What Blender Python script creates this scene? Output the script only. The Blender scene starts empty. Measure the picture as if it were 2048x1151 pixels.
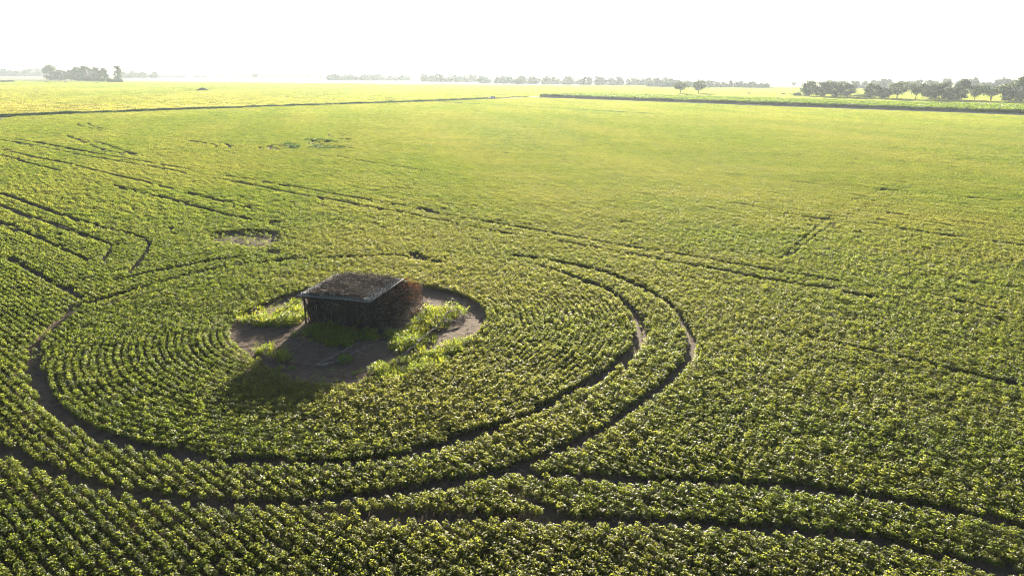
import bpy, math, random
import numpy as np
from mathutils import Matrix, Vector

sc = bpy.context.scene
COL = sc.collection
rng = np.random.default_rng(7)
random.seed(7)

# ------------------------------------------------------------------ camera
F_PX, CAM_H, ROLL = 1400.0, 15.0, math.radians(0.46)
PITCH = math.atan((575.5 - 148.5) / F_PX)
cp, sp, cr, sr = math.cos(PITCH), math.sin(PITCH), math.cos(ROLL), math.sin(ROLL)
FWD = np.array([0, cp, -sp]); UP0 = np.array([0, sp, cp]); RT0 = np.array([1., 0, 0])
RT = cr * RT0 + sr * UP0
UP = -sr * RT0 + cr * UP0
cam_data = bpy.data.cameras.new('camera')
cam = bpy.data.objects.new('camera', cam_data); COL.objects.link(cam)
cam.matrix_world = Matrix(((RT[0], UP[0], -FWD[0], 0), (RT[1], UP[1], -FWD[1], 0), (RT[2], UP[2], -FWD[2], CAM_H), (0, 0, 0, 1)))
cam_data.sensor_width = 36.0
cam_data.lens = 36.0 * F_PX / 2048.0
cam_data.clip_start = 0.5; cam_data.clip_end = 30000
sc.camera = cam

# ------------------------------------------------------------------ sky, sun, exposure
SUN_EL, SUN_AZ = math.radians(8.8), math.radians(5.6)      # azimuth clockwise from +Y
world = bpy.data.worlds.new('World'); sc.world = world; world.use_nodes = True
wn = world.node_tree; wn.nodes.clear()
sky = wn.nodes.new('ShaderNodeTexSky'); sky.sky_type = 'NISHITA'; sky.sun_disc = False
sky.sun_elevation = SUN_EL; sky.sun_rotation = SUN_AZ
sky.air_density = 0.6; sky.dust_density = 1.5; sky.ozone_density = 1.5; sky.altitude = 50
bg = wn.nodes.new('ShaderNodeBackground'); bg.inputs['Strength'].default_value = 0.05
wo = wn.nodes.new('ShaderNodeOutputWorld')
wn.links.new(sky.outputs[0], bg.inputs[0]); wn.links.new(bg.outputs[0], wo.inputs[0])
sun_d = bpy.data.lights.new('sun', 'SUN'); sun_d.energy = 5.0; sun_d.angle = math.radians(0.5); sun_d.color = (1.0, 0.87, 0.67)
sun = bpy.data.objects.new('sun', sun_d); COL.objects.link(sun)
SUN_DIR = Vector((math.sin(SUN_AZ) * math.cos(SUN_EL), math.cos(SUN_AZ) * math.cos(SUN_EL), math.sin(SUN_EL)))
sun.rotation_euler = SUN_DIR.to_track_quat('Z', 'Y').to_euler(); sun.location = (60, 200, 60)
sc.view_settings.view_transform = 'Standard'; sc.view_settings.look = 'None'
sc.view_settings.gamma = 1.0; sc.view_settings.use_curve_mapping = False
sc.view_settings.exposure = 2.35
sc.render.engine = 'CYCLES'
cy = sc.cycles
cy.max_bounces = 6; cy.diffuse_bounces = 3; cy.glossy_bounces = 2; cy.transmission_bounces = 4
cy.transparent_max_bounces = 6; cy.volume_bounces = 1
cy.use_denoising = True; cy.denoiser = 'OPENIMAGEDENOISE'; cy.denoising_input_passes = 'RGB_ALBEDO_NORMAL'; cy.denoising_prefilter = 'NONE'
cy.sample_clamp_indirect = 6.0; cy.filter_width = 1.05

# ------------------------------------------------------------------ pixel <-> ground
def g(x, y, z=0.0):
    u = (x - 1024) / F_PX; v = -(y - 575.5) / F_PX
    d = FWD + u * RT + v * UP
    return (d * ((z - CAM_H) / d[2]) + np.array([0, 0, CAM_H]))
def gl(pts, z=0.15):
    return np.array([g(px, py, z)[:2] for px, py in pts])
def proj(P):
    Q = P - np.array([0, 0, CAM_H]); zf = Q @ FWD
    zf_s = np.where(zf < 0.1, 0.1, zf)
    return 1024 + F_PX * (Q @ RT) / zf_s, 575.5 - F_PX * (Q @ UP) / zf_s, zf

# ------------------------------------------------------------------ materials
def new_mat(name):
    m = bpy.data.materials.new(name); m.use_nodes = True
    nt = m.node_tree; nt.nodes.clear()
    out = nt.nodes.new('ShaderNodeOutputMaterial')
    return m, nt, out
def N(nt, kind, **kw):
    n = nt.nodes.new(kind)
    for k, v in kw.items():
        if k.startswith('i_'):
            key = k[2:]; key = int(key) if key.isdigit() else key
            n.inputs[key].default_value = v
        else: setattr(n, k, v)
    return n
def L(nt, a, b): nt.links.new(a, b)
def c4(c): return (c[0], c[1], c[2], 1.0)

def leaf_mat(name, cols, trans, tmix=0.45, rough=0.42, spec=0.5, tint=None):
    """leaf: reflecting face + light shining through it; cols varies from plant to plant"""
    m, nt, out = new_mat(name)
    oi = N(nt, 'ShaderNodeObjectInfo')
    geo = N(nt, 'ShaderNodeNewGeometry')
    add = N(nt, 'ShaderNodeMath', operation='MULTIPLY_ADD'); add.inputs[1].default_value = 0.45; 
    L(nt, geo.outputs['Random Per Island'], add.inputs[0])
    mul = N(nt, 'ShaderNodeMath', operation='MULTIPLY'); mul.inputs[1].default_value = 0.55
    L(nt, oi.outputs['Random'], mul.inputs[0]); L(nt, mul.outputs[0], add.inputs[2])
    rp = N(nt, 'ShaderNodeValToRGB'); rp.color_ramp.interpolation = 'LINEAR'
    el = rp.color_ramp.elements
    el[0].position = 0.1; el[0].color = c4(cols[0]); el[1].position = 0.9; el[1].color = c4(cols[-1])
    for k, c in enumerate(cols[1:-1]):
        e = el.new(0.1 + 0.8 * (k + 1) / (len(cols) - 1)); e.color = c4(c)
    L(nt, add.outputs[0], rp.inputs[0])
    col = rp.outputs[0]
    if tint is not None:
        at = N(nt, 'ShaderNodeAttribute', attribute_name='tint', attribute_type='INSTANCER')
        mx = N(nt, 'ShaderNodeMix', data_type='RGBA'); mx.inputs[7].default_value = c4(tint)
        L(nt, at.outputs['Fac'], mx.inputs[0]); L(nt, col, mx.inputs[6]); col = mx.outputs[2]
    pb = N(nt, 'ShaderNodeBsdfPrincipled'); pb.inputs['Roughness'].default_value = rough
    pb.inputs['Specular IOR Level'].default_value = spec
    L(nt, col, pb.inputs['Base Color'])
    tr = N(nt, 'ShaderNodeBsdfTranslucent')
    mc = N(nt, 'ShaderNodeMix', data_type='RGBA', blend_type='MULTIPLY'); mc.inputs[0].default_value = 1.0
    L(nt, col, mc.inputs[6]); mc.inputs[7].default_value = c4(trans)
    L(nt, mc.outputs[2], tr.inputs[0])
    ms = N(nt, 'ShaderNodeMixShader'); ms.inputs[0].default_value = tmix
    L(nt, pb.outputs[0], ms.inputs[1]); L(nt, tr.outputs[0], ms.inputs[2]); L(nt, ms.outputs[0], out.inputs[0])
    return m

def rough_mat(name, c1, c2, scale=3.0, rough=0.9, bump=0.3, spec=0.2, c3=None, scale3=0.1):
    m, nt, out = new_mat(name)
    tc = N(nt, 'ShaderNodeNewGeometry')
    nz = N(nt, 'ShaderNodeTexNoise'); nz.inputs['Scale'].default_value = scale; nz.inputs['Detail'].default_value = 6; nz.inputs['Roughness'].default_value = 0.65
    L(nt, tc.outputs['Position'], nz.inputs['Vector'])
    rp = N(nt, 'ShaderNodeValToRGB'); rp.color_ramp.elements[0].position = 0.35; rp.color_ramp.elements[1].position = 0.65
    rp.color_ramp.elements[0].color = c4(c1); rp.color_ramp.elements[1].color = c4(c2)
    L(nt, nz.outputs[0], rp.inputs[0]); col = rp.outputs[0]
    if c3 is not None:
        n3 = N(nt, 'ShaderNodeTexNoise'); n3.inputs['Scale'].default_value = scale3; n3.inputs['Detail'].default_value = 4
        L(nt, tc.outputs['Position'], n3.inputs['Vector'])
        r3 = N(nt, 'ShaderNodeValToRGB'); r3.color_ramp.elements[0].position = 0.42; r3.color_ramp.elements[1].position = 0.62
        L(nt, n3.outputs[0], r3.inputs[0])
        mx = N(nt, 'ShaderNodeMix', data_type='RGBA'); mx.inputs[7].default_value = c4(c3)
        L(nt, r3.outputs[0], mx.inputs[0]); L(nt, col, mx.inputs[6]); col = mx.outputs[2]
    pb = N(nt, 'ShaderNodeBsdfPrincipled'); pb.inputs['Roughness'].default_value = rough; pb.inputs['Specular IOR Level'].default_value = spec
    L(nt, col, pb.inputs['Base Color'])
    if bump:
        bp = N(nt, 'ShaderNodeBump'); bp.inputs['Strength'].default_value = bump; bp.inputs['Distance'].default_value = 0.08
        L(nt, nz.outputs[0], bp.inputs['Height']); L(nt, bp.outputs[0], pb.inputs['Normal'])
    L(nt, pb.outputs[0], out.inputs[0])
    return m

def plain_mat(name, col, rough=0.5, metal=0.0, spec=0.5, coat=0.0):
    m, nt, out = new_mat(name)
    pb = N(nt, 'ShaderNodeBsdfPrincipled'); pb.inputs['Base Color'].default_value = c4(col); pb.inputs['Roughness'].default_value = rough
    pb.inputs['Metallic'].default_value = metal; pb.inputs['Specular IOR Level'].default_value = spec; pb.inputs['Coat Weight'].default_value = coat
    L(nt, pb.outputs[0], out.inputs[0]); return m

M = {}
M['soy'] = leaf_mat('soybean_leaf', [(0.038, 0.066, 0.011), (0.066, 0.100, 0.015), (0.104, 0.130, 0.022)], (3.2, 2.85, 2.2), tmix=0.61, rough=0.50, spec=0.32, tint=(0.165, 0.155, 0.050))
M['soy_far'] = M['soy']
M['weed'] = leaf_mat('weed_leaf', [(0.050, 0.085, 0.016), (0.085, 0.125, 0.022), (0.150, 0.165, 0.035)], (3.1, 2.75, 1.4), tmix=0.58, rough=0.5, spec=0.4)
M['darkweed'] = leaf_mat('dark_weed_leaf', [(0.020, 0.060, 0.020), (0.035, 0.085, 0.028)], (1.5, 1.8, 0.7), tmix=0.35, rough=0.5, spec=0.3)
M['corn'] = leaf_mat('corn_leaf', [(0.050, 0.090, 0.016), (0.095, 0.130, 0.022)], (2.4, 2.4, 0.9), tmix=0.55, rough=0.5, spec=.35)
M['tree'] = leaf_mat('tree_leaf', [(0.026, 0.052, 0.012), (0.045, 0.075, 0.016), (0.065, 0.095, 0.022)], (1.4, 1.6, 0.6), tmix=0.3, rough=0.55, spec=0.3)
M['bark'] = rough_mat('bark', (0.05, 0.04, 0.03), (0.10, 0.08, 0.06), 4, 0.95, 0.4)
M['soil'] = rough_mat('soil', (0.085, 0.058, 0.038), (0.185, 0.126, 0.083), 2.3, 0.95, 0.6, 0.15, c3=(0.105, 0.074, 0.052), scale3=0.25)
M['mud_shade'] = rough_mat('mud_with_shade', (0.035, 0.032, 0.026), (0.06, 0.054, 0.045), 1.5, 0.95, 0.8, 0.1)  # dark tone carries the shade lying in the hollow
M['dirt'] = rough_mat('dirt_road', (0.30, 0.25, 0.19), (0.42, 0.36, 0.28), 0.8, 0.95, 0.3, 0.15)
M['verge'] = rough_mat('verge_soil', (0.07, 0.075, 0.035), (0.14, 0.12, 0.075), 0.9, 0.95, 0.4, 0.1)
M['farland'] = rough_mat('far_crop', (0.075, 0.11, 0.025), (0.12, 0.15, 0.035), 0.02, 0.9, 0.0, 0.2, c3=(0.16, 0.16, 0.04), scale3=0.0025)
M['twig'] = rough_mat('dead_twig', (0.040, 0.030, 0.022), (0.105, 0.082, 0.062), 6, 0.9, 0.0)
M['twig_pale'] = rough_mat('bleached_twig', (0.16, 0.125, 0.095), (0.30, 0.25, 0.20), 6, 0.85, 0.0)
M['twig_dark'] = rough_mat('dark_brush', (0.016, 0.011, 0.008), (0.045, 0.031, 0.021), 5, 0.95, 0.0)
M['dryleaf'] = leaf_mat('dry_leaf', [(0.06, 0.034, 0.018), (0.13, 0.065, 0.028), (0.22, 0.105, 0.042)], (1.6, 1.05, 0.5), tmix=0.45, rough=0.7, spec=0.2)
M['oldleaf'] = leaf_mat('old_leaf', [(0.03, 0.022, 0.014), (0.08, 0.055, 0.032)], (1.3, 1.0, 0.6), tmix=0.3, rough=0.8, spec=0.1)
M['board'] = rough_mat('weathered_board', (0.16, 0.165, 0.16), (0.34, 0.34, 0.32), 5, 0.85, 0.5)
M['tarp'] = rough_mat('faded_tarp', (0.08, 0.10, 0.098), (0.28, 0.31, 0.29), 2.2, 0.75, 0.5, 0.25)
M['post'] = rough_mat('wooden_post', (0.045, 0.035, 0.026), (0.09, 0.07, 0.052), 5, 0.9, 0.4)
M['paint'] = plain_mat('white_paint', (0.80, 0.80, 0.80), 0.25, coat=0.6)
M['glass'] = plain_mat('tinted_glass', (0.02, 0.03, 0.04), 0.05, spec=0.8)
M['rubber'] = plain_mat('tyre_rubber', (0.02, 0.02, 0.02), 0.85)
M['rim'] = plain_mat('wheel_rim', (0.45, 0.45, 0.46), 0.35, metal=0.9)
M['lamp'] = plain_mat('lamp_lens', (0.7, 0.7, 0.7), 0.1)
M['redlamp'] = plain_mat('tail_lens', (0.35, 0.02, 0.02), 0.2)

# ------------------------------------------------------------------ mesh helpers
def mesh_np(name, V, faces_list):
    """V (n,3); faces_list: list of (m,k) int arrays"""
    me = bpy.data.meshes.new(name)
    V = np.asarray(V, dtype=np.float32)
    loops = np.concatenate([f.ravel() for f in faces_list]).astype(np.int32)
    tot = np.concatenate([np.full(len(f), f.shape[1], np.int32) for f in faces_list])
    start = np.concatenate([[0], np.cumsum(tot)[:-1]]).astype(np.int32)
    me.vertices.add(len(V)); me.vertices.foreach_set('co', V.ravel())
    me.loops.add(len(loops)); me.loops.foreach_set('vertex_index', loops)
    me.polygons.add(len(tot)); me.polygons.foreach_set('loop_start', start); me.polygons.foreach_set('loop_total', tot)
    me.update(calc_edges=True); me.validate()
    return me
def link(name, data, mat=None, parent=None):
    o = bpy.data.objects.new(name, data); COL.objects.link(o)
    if mat is not None and data is not None:
        if not data.materials: data.materials.append(mat)
    if parent is not None: o.parent = parent
    return o
def tag(o, label=None, cat=None, group=None, kind=None):
    if label: o['label'] = label
    if cat: o['category'] = cat
    if group: o['group'] = group
    if kind: o['kind'] = kind
    return o
def thing(name, label, cat, loc=(0, 0, 0), rz=0.0, group=None):
    o = bpy.data.objects.new(name, None); COL.objects.link(o)
    o.location = loc; o.rotation_euler = (0, 0, rz); o.empty_display_size = 0.3
    return tag(o, label, cat, group)

class MB:
    """collects shapes into one mesh"""
    def __init__(s): s.V = []; s.F3 = []; s.F4 = []; s.n = 0
    def add(s, V, f3=None, f4=None):
        V = np.asarray(V, float).reshape(-1, 3)
        s.V.append(V)
        if f3 is not None and len(f3): s.F3.append(np.asarray(f3) + s.n)
        if f4 is not None and len(f4): s.F4.append(np.asarray(f4) + s.n)
        s.n += len(V)
    def tube(s, pts, rad, k=6, cap=True):
        pts = np.asarray(pts, float); n = len(pts)
        rad = np.broadcast_to(np.asarray(rad, float), (n,))
        T = np.gradient(pts, axis=0); T /= np.linalg.norm(T, axis=1)[:, None] + 1e-9
        ref = np.array([0, 0, 1.]) if abs(T[0][2]) < 0.9 else np.array([1., 0, 0])
        A = np.cross(T, ref); A /= np.linalg.norm(A, axis=1)[:, None] + 1e-9
        B = np.cross(T, A)
        th = np.arange(k) * 2 * math.pi / k
        R = pts[:, None, :] + rad[:, None, None] * (np.cos(th)[None, :, None] * A[:, None, :] + np.sin(th)[None, :, None] * B[:, None, :])
        f = [[i * k + j, i * k + (j + 1) % k, (i + 1) * k + (j + 1) % k, (i + 1) * k + j] for i in range(n - 1) for j in range(k)]
        base = s.n
        s.add(R.reshape(-1, 3), f4=f)
        if cap:
            s.add([pts[0], pts[-1]], None, None)
            c0, c1 = base + n * k, base + n * k + 1
            s.F3.append(np.array([[c0, base + (j + 1) % k, base + j] for j in range(k)] + [[c1, base + (n - 1) * k + j, base + (n - 1) * k + (j + 1) % k] for j in range(k)]))
    def box(s, c, size, rot=None):
        d = np.array([[x, y, z] for x in (-.5, .5) for y in (-.5, .5) for z in (-.5, .5)]) * np.asarray(size)
        if rot is not None: d = d @ np.asarray(rot).T
        s.add(d + np.asarray(c), f4=[[0, 1, 3, 2], [4, 6, 7, 5], [0, 4, 5, 1], [2, 3, 7, 6], [0, 2, 6, 4], [1, 5, 7, 3]])
    def prism(s, poly, y0, y1):
        """poly in (x,z), pulled along y"""
        n = len(poly)
        V = [(x, y0, z) for x, z in poly] + [(x, y1, z) for x, z in poly]
        base = s.n
        s.add(V, f4=[[i, (i + 1) % n, n + (i + 1) % n, n + i] for i in range(n)])
        cx = np.mean([p[0] for p in poly]); cz = np.mean([p[1] for p in poly])
        s.add([(cx, y0, cz), (cx, y1, cz)])
        a, b = base + 2 * n, base + 2 * n + 1
        s.F3.append(np.array([[a, base + (i + 1) % n, base + i] for i in range(n)] + [[b, base + n + i, base + n + (i + 1) % n] for i in range(n)]))
    def mesh(s, name):
        fl = []
        if s.F3: fl.append(np.concatenate(s.F3))
        if s.F4: fl.append(np.concatenate(s.F4))
        return mesh_np(name, np.concatenate(s.V), fl)
    def build(s, name, mat, parent=None): return link(name, s.mesh(name), mat, parent)

def unit(v): return v / (np.linalg.norm(v, axis=-1, keepdims=True) + 1e-9)
def leaf_quads(C, D, Nn, ln, wd, fold=0.15):
    """many folded leaf blades: base C, direction D, normal Nn -> V, tri faces"""
    D = unit(D); S = unit(np.cross(D, Nn)); Nn = np.cross(S, D)
    ln = np.asarray(ln)[:, None]; wd = np.asarray(wd)[:, None]
    b = C; l = C + D * ln * .45 + S * wd * .5 + Nn * wd * fold; r = C + D * ln * .45 - S * wd * .5 + Nn * wd * fold; t = C + D * ln
    V = np.stack([b, l, t, r], 1).reshape(-1, 3)
    i = np.arange(len(C)) * 4
    F = np.concatenate([np.stack([i, i + 2, i + 1], 1), np.stack([i, i + 3, i + 2], 1)])
    return V, F

def gn_scatter(name, protos, P, rot, scl, var, tint, mat=None):
    """one stuff object: geometry nodes put the prototype meshes on these points"""
    me = bpy.data.meshes.new(name); n = len(P)
    me.vertices.add(n); me.vertices.foreach_set('co', np.asarray(P, np.float32).ravel())
    a = me.attributes.new('rot', 'FLOAT_VECTOR', 'POINT'); a.data.foreach_set('vector', np.asarray(rot, np.float32).ravel())
    a = me.attributes.new('scl', 'FLOAT_VECTOR', 'POINT'); a.data.foreach_set('vector', np.asarray(scl, np.float32).ravel())
    a = me.attributes.new('var', 'INT', 'POINT'); a.data.foreach_set('value', np.asarray(var, np.int32))
    a = me.attributes.new('tint', 'FLOAT', 'POINT'); a.data.foreach_set('value', np.asarray(tint, np.float32))
    o = link(name, me)
    ng = bpy.data.node_groups.new(name, 'GeometryNodeTree')
    ng.interface.new_socket('Geometry', in_out='INPUT', socket_type='NodeSocketGeometry')
    ng.interface.new_socket('Geometry', in_out='OUTPUT', socket_type='NodeSocketGeometry')
    gi = ng.nodes.new('NodeGroupInput'); go = ng.nodes.new('NodeGroupOutput')
    iop = ng.nodes.new('GeometryNodeInstanceOnPoints')
    if len(protos) > 1:
        jn = ng.nodes.new('GeometryNodeJoinGeometry'); src = jn.outputs[0]
    for p in reversed(protos):
        inf = ng.nodes.new('GeometryNodeObjectInfo'); inf.inputs['Object'].default_value = p; inf.inputs['As Instance'].default_value = True
        if len(protos) > 1: ng.links.new(inf.outputs['Geometry'], jn.inputs[0])
        else: src = inf.outputs['Geometry']
    def attr(nm, ty):
        a = ng.nodes.new('GeometryNodeInputNamedAttribute'); a.data_type = ty; a.inputs['Name'].default_value = nm; return a.outputs[0]
    e2r = ng.nodes.new('FunctionNodeEulerToRotation')
    ng.links.new(attr('rot', 'FLOAT_VECTOR'), e2r.inputs[0])
    ng.links.new(gi.outputs[0], iop.inputs['Points']); ng.links.new(src, iop.inputs['Instance'])
    iop.inputs['Pick Instance'].default_value = True
    ng.links.new(attr('var', 'INT'), iop.inputs['Instance Index'])
    ng.links.new(e2r.outputs[0], iop.inputs['Rotation']); ng.links.new(attr('scl', 'FLOAT_VECTOR'), iop.inputs['Scale'])
    ng.links.new(iop.outputs[0], go.inputs[0])
    md = o.modifiers.new('scatter', 'NODES'); md.node_group = ng
    return o

# ------------------------------------------------------------------ plan of the farm (rows run at -40 deg)
TH = math.radians(-40.0)
AX = np.array([math.cos(TH), math.sin(TH)])          # along the rows, towards right-near
NX = np.array([-math.sin(TH), math.cos(TH)])         # across the rows, towards right-far
CEN = np.array([-9.5, 42.0])                         # middle of the ring of tracks round the blind
def seg_dist(P, poly):
    d = np.full(len(P), 1e9)
    for a, b in zip(poly[:-1], poly[1:]):
        ab = b - a; t = np.clip(((P - a) @ ab) / (ab @ ab + 1e-9), 0, 1)
        d = np.minimum(d, np.hypot(*(P - a - t[:, None] * ab).T))
    return d
def in_poly(P, poly):
    x, y = P[:, 0], P[:, 1]; ins = np.zeros(len(P), bool); n = len(poly); j = n - 1
    for i in range(n):
        xi, yi = poly[i]; xj, yj = poly[j]
        c = ((yi > y) != (yj > y)) & (x < (xj - xi) * (y - yi) / (yj - yi + 1e-12) + xi); ins ^= c; j = i
    return ins
_ph = rng.uniform(0, 6.28, (8, 2)); _fr = rng.normal(0, 1, (8, 2))
def wob(P, scale):
    """smooth noise, about -1..1"""
    v = 0
    for k in range(8): v = v + np.sin((P @ (_fr[k] * (0.6 + 0.25 * k))) / scale + _ph[k, 0])
    return v / 4.0

# wheel tracks pressed through the crop, traced along the ground: (half width, strength, pixels)
TR = [
 (.42, 1, [(0,386),(60,407),(120,429),(160,441),(210,457),(250,465),(290,478),(298,488),(293,505),(275,527),(262,545)]),
 (.42, 1, [(0,410),(50,430),(117,452),(175,474),(212,484),(225,492),(217,508),(203,523)]),
 (.32, .9, [(0,445),(38,460),(75,475),(125,498),(175,521)]),
 (.42, 1, [(20,516),(85,552),(140,580),(160,597)]),
 (.34, .9, [(22,276),(125,295),(190,307),(310,327),(357,336),(512,362),(595,376),(697,394),(775,407),(837,417),(887,429),(987,446),(1024,453),(1124,470),(1200,484),(1284,497),(1366,510),(1424,520),(1561,545),(1628,555),(1706,567)]),
 (.32, .9, [(0,280),(37,286),(135,305),(180,314),(262,327),(315,336),(512,372),(557,382),(662,400),(737,414),(782,422),(884,441),(937,452),(1024,469),(1100,480),(1211,500),(1274,510),(1361,527),(1469,547),(1608,572),(1656,576),(1696,586),(1751,597)]),
 (.26, .75, [(1800,575),(1911,602),(1991,620),(2048,632)]), (.26, .7, [(1900,622),(2011,645),(2048,652)]),
 (.24, .7, [(15,252),(135,272),(180,290),(210,301),(280,312)]), (.24, .7, [(140,275),(207,288),(275,311)]),
 (.30, .85, [(10,300),(67,315),(135,327),(190,342),(250,355),(312,370),(370,385),(400,392),(475,412),(512,420)]),
 (.28, .8, [(0,310),(67,329),(120,342)]), (.32, .9, [(225,371),(287,387),(350,402),(412,420),(460,432),(530,445)]),
 (.32, .9, [(180,247),(179,250),(195,256),(222,260)]), (.32, .9, [(162,246),(155,250),(170,255),(200,261)]),
 (.36, 1, [(380,282),(410,286),(430,290),(435,296)]), (.36, 1, [(435,285),(457,290),(462,296)]),
 (.36, 1, [(697,266),(662,269),(656,272),(667,277),(692,280)]), (.30, .8, [(700,269),(682,271),(687,276),(707,281)]),
 (.24, .75, [(672,312),(762,330),(862,343),(920,350)]), (.22, .6, [(570,305),(652,313),(722,322)]), (.24, .7, [(512,331),(575,340)]),
 (.22, .6, [(690,373),(752,383)]), (.24, .7, [(780,375),(820,380)]), (.3, .9, [(670,291),(690,294),(705,297)]), (.26, .8, [(700,303),(735,307)]),
 (.26, .8, [(1536,360),(1696,372),(1811,384),(1998,401)]), (.26, .8, [(1480,408),(1536,419),(1668,446)]), (.28, .8, [(1741,445),(1856,467),(2011,486),(2048,492)]),
 (.22, .6, [(1766,426),(1893,442),(2048,465)]), (.26, .75, [(1200,380),(1310,392)]), (.22, .6, [(1420,345),(1536,356)]), (.22, .6, [(930,300),(1024,308),(1140,322)]),
 (.14, .8, [(1813,360),(1773,375),(1716,397),(1650,440),(1603,482),(1560,520)]), (.13, .8, [(1811,374),(1721,420),(1640,465),(1575,515)]),
 (.24, .7, [(1823,540),(1893,555),(1951,567),(2048,579)]), (.30, .8, [(1600,668),(1711,695),(1811,717),(1911,742),(2048,770)]),
 (.45, 1, [(1020,940),(1050,945),(1230,957),(1400,962),(1540,970),(1700,987),(1850,1010),(2048,1052)]),
 (.45, 1, [(640,1022),(787,1032),(912,1034),(1050,1034),(1164,1040),(1300,1039),(1476,1054),(1637,1064),(1770,1082),(1927,1121),(2048,1149)]),
 (.38, .95, [(1024,980),(1061,997),(1110,1026)]),
 (.42, 1, [(140,612),(220,595),(295,571),(385,547),(450,532),(512,525),(587,518),(687,515),(787,511)]),
 (.38, 1, [(235,560),(312,542),(425,520),(512,511)]),
 (.3, .9, [(787,511),(862,522),(887,526)]),
 (.48, 1, [(1024,511),(1086,519),(1154,532),(1214,546),(1274,570),(1336,605),(1356,625),(1381,665),(1383,690),(1375,722),(1331,768),(1210,857),(1100,907),(1010,942),(900,967),(760,987),(620,1003),(480,1005),(375,1001),(275,984),(187,969),(125,946),(50,919),(0,894)]),
 (.48, 1, [(1090,535),(1159,560),(1214,577),(1249,605),(1276,635),(1284,665),(1269,697),(1236,729),(1189,759),(1060,830),(980,857),(900,882),(820,907),(700,925),(540,922),(440,920),(375,910),(287,889),(212,874),(150,844),(100,799),(80,770)]),
 (.36, .9, [(80,770),(66,732),(72,690),(105,655),(140,625)]),

 (1.3, 1, [(872,203),(930,207.5),(1024,212),(1140,219),(1300,228)]),
]
TRACKS = [(w, s, gl(p)) for w, s, p in TR]
CLEAR = gl([(478,640),(480,690),(520,730),(580,762),(660,772),(740,770),(800,757),(870,737),(925,717),(948,690),(938,650),(930,625),(900,605),(850,592),(700,570),(560,600),(510,618)], 0)
BARE = [gl(p, 0) for p in [
 [(408,477),(435,467),(500,461),(550,462),(566,471),(548,488),(515,498),(478,492),(436,484)],
 [(528,441),(556,447),(562,456),(540,454)], [(538,498),(560,506),(552,512),(536,506)],
 [(112,626),(138,613),(165,618),(150,634)], [(790,508),(830,513),(866,523),(840,523)],
 [(512,296),(540,292),(590,293),(600,298),(560,301),(530,300)],
 [(606,284),(625,281),(668,285),(674,290),(640,293),(622,293)]]]
SPARSE = [gl(p, 0) for p in [[(820,555),(890,555),(885,572),(830,572)], [(440,478),(560,462),(600,480),(570,515),(500,500)], [(60,640),(180,610),(190,640),(90,680)], [(330,880),(420,900),(420,930),(330,920)]]]
ROAD = np.array([g(-60, 245)[:2], g(0, 234)[:2], g(420, 218)[:2], g(840, 204)[:2], g(985, 198)[:2], g(1080, 194)[:2]])
CORN_A, CORN_B = g(1082, 195)[:2], g(2048, 230)[:2]
cdir = unit(CORN_B - CORN_A); cnor = np.array([-cdir[1], cdir[0]])
if cnor[1] < 0: cnor = -cnor
rdir = unit(ROAD[4] - ROAD[1]); rnor = np.array([rdir[1], -rdir[0]])   # to the right of the road: the bean side
def road_side(P):
    """signed distance to the road's middle line, + on the near bean side"""
    ry = ROAD[:, 1]; rx = ROAD[:, 0]
    x = np.interp(P[:, 1], ry, rx)
    x = np.where(P[:, 1] < ry[0], rx[0] + (P[:, 1] - ry[0]) * rdir[0] / rdir[1], x)
    x = np.where(P[:, 1] > ry[-1], rx[-1] + (P[:, 1] - ry[-1]) * rdir[0] / rdir[1], x)
    return (P[:, 0] - x) * abs(rnor[0])
def corn_d(P): return (P - CORN_A) @ cnor            # + beyond the corn's front edge
def in_view(P, m=0.06, z=0.3):
    P3 = np.c_[P, np.full(len(P), z)]
    x, y, zf = proj(P3)
    return (zf > 1) & (x > -2048 * m) & (x < 2048 * (1 + m)) & (y < 1151 * (1 + m * 1.3))

# ------------------------------------------------------------------ ground
R = 6000.0
def sheet(name, poly, z, mat, kind='structure'):
    me = bpy.data.meshes.new(name); me.from_pydata([(p[0], p[1], z) for p in poly], [], [list(range(len(poly)))]); me.update()
    o = link(name, me, mat); o['kind'] = kind; return o
gv = []; gf = []
xs = np.concatenate([[-R], np.linspace(-60, 60, 61), [R]]); ys = np.concatenate([[-300], np.linspace(5, 95, 61), [R]])
GX, GY = np.meshgrid(xs, ys); nX, nY = len(xs), len(ys)
GP = np.stack([GX.ravel(), GY.ravel()], 1)
dC = np.hypot(*(GP - CEN).T)
GZ = 0.035 * wob(GP, 1.4) + 0.03 * wob(GP[:, ::-1], 0.7) - 0.07
GZ[(np.abs(GP[:, 0]) >= 59) | (GP[:, 1] > 94) | (GP[:, 1] < 6)] = -0.07
idx = np.arange(nX * nY).reshape(nY, nX)
gq = np.stack([idx[:-1, :-1].ravel(), idx[:-1, 1:].ravel(), idx[1:, 1:].ravel(), idx[1:, :-1].ravel()], 1)
ground = link('ground', mesh_np('ground', np.c_[GP, GZ], [gq]), M['soil']); ground['kind'] = 'structure'
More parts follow.
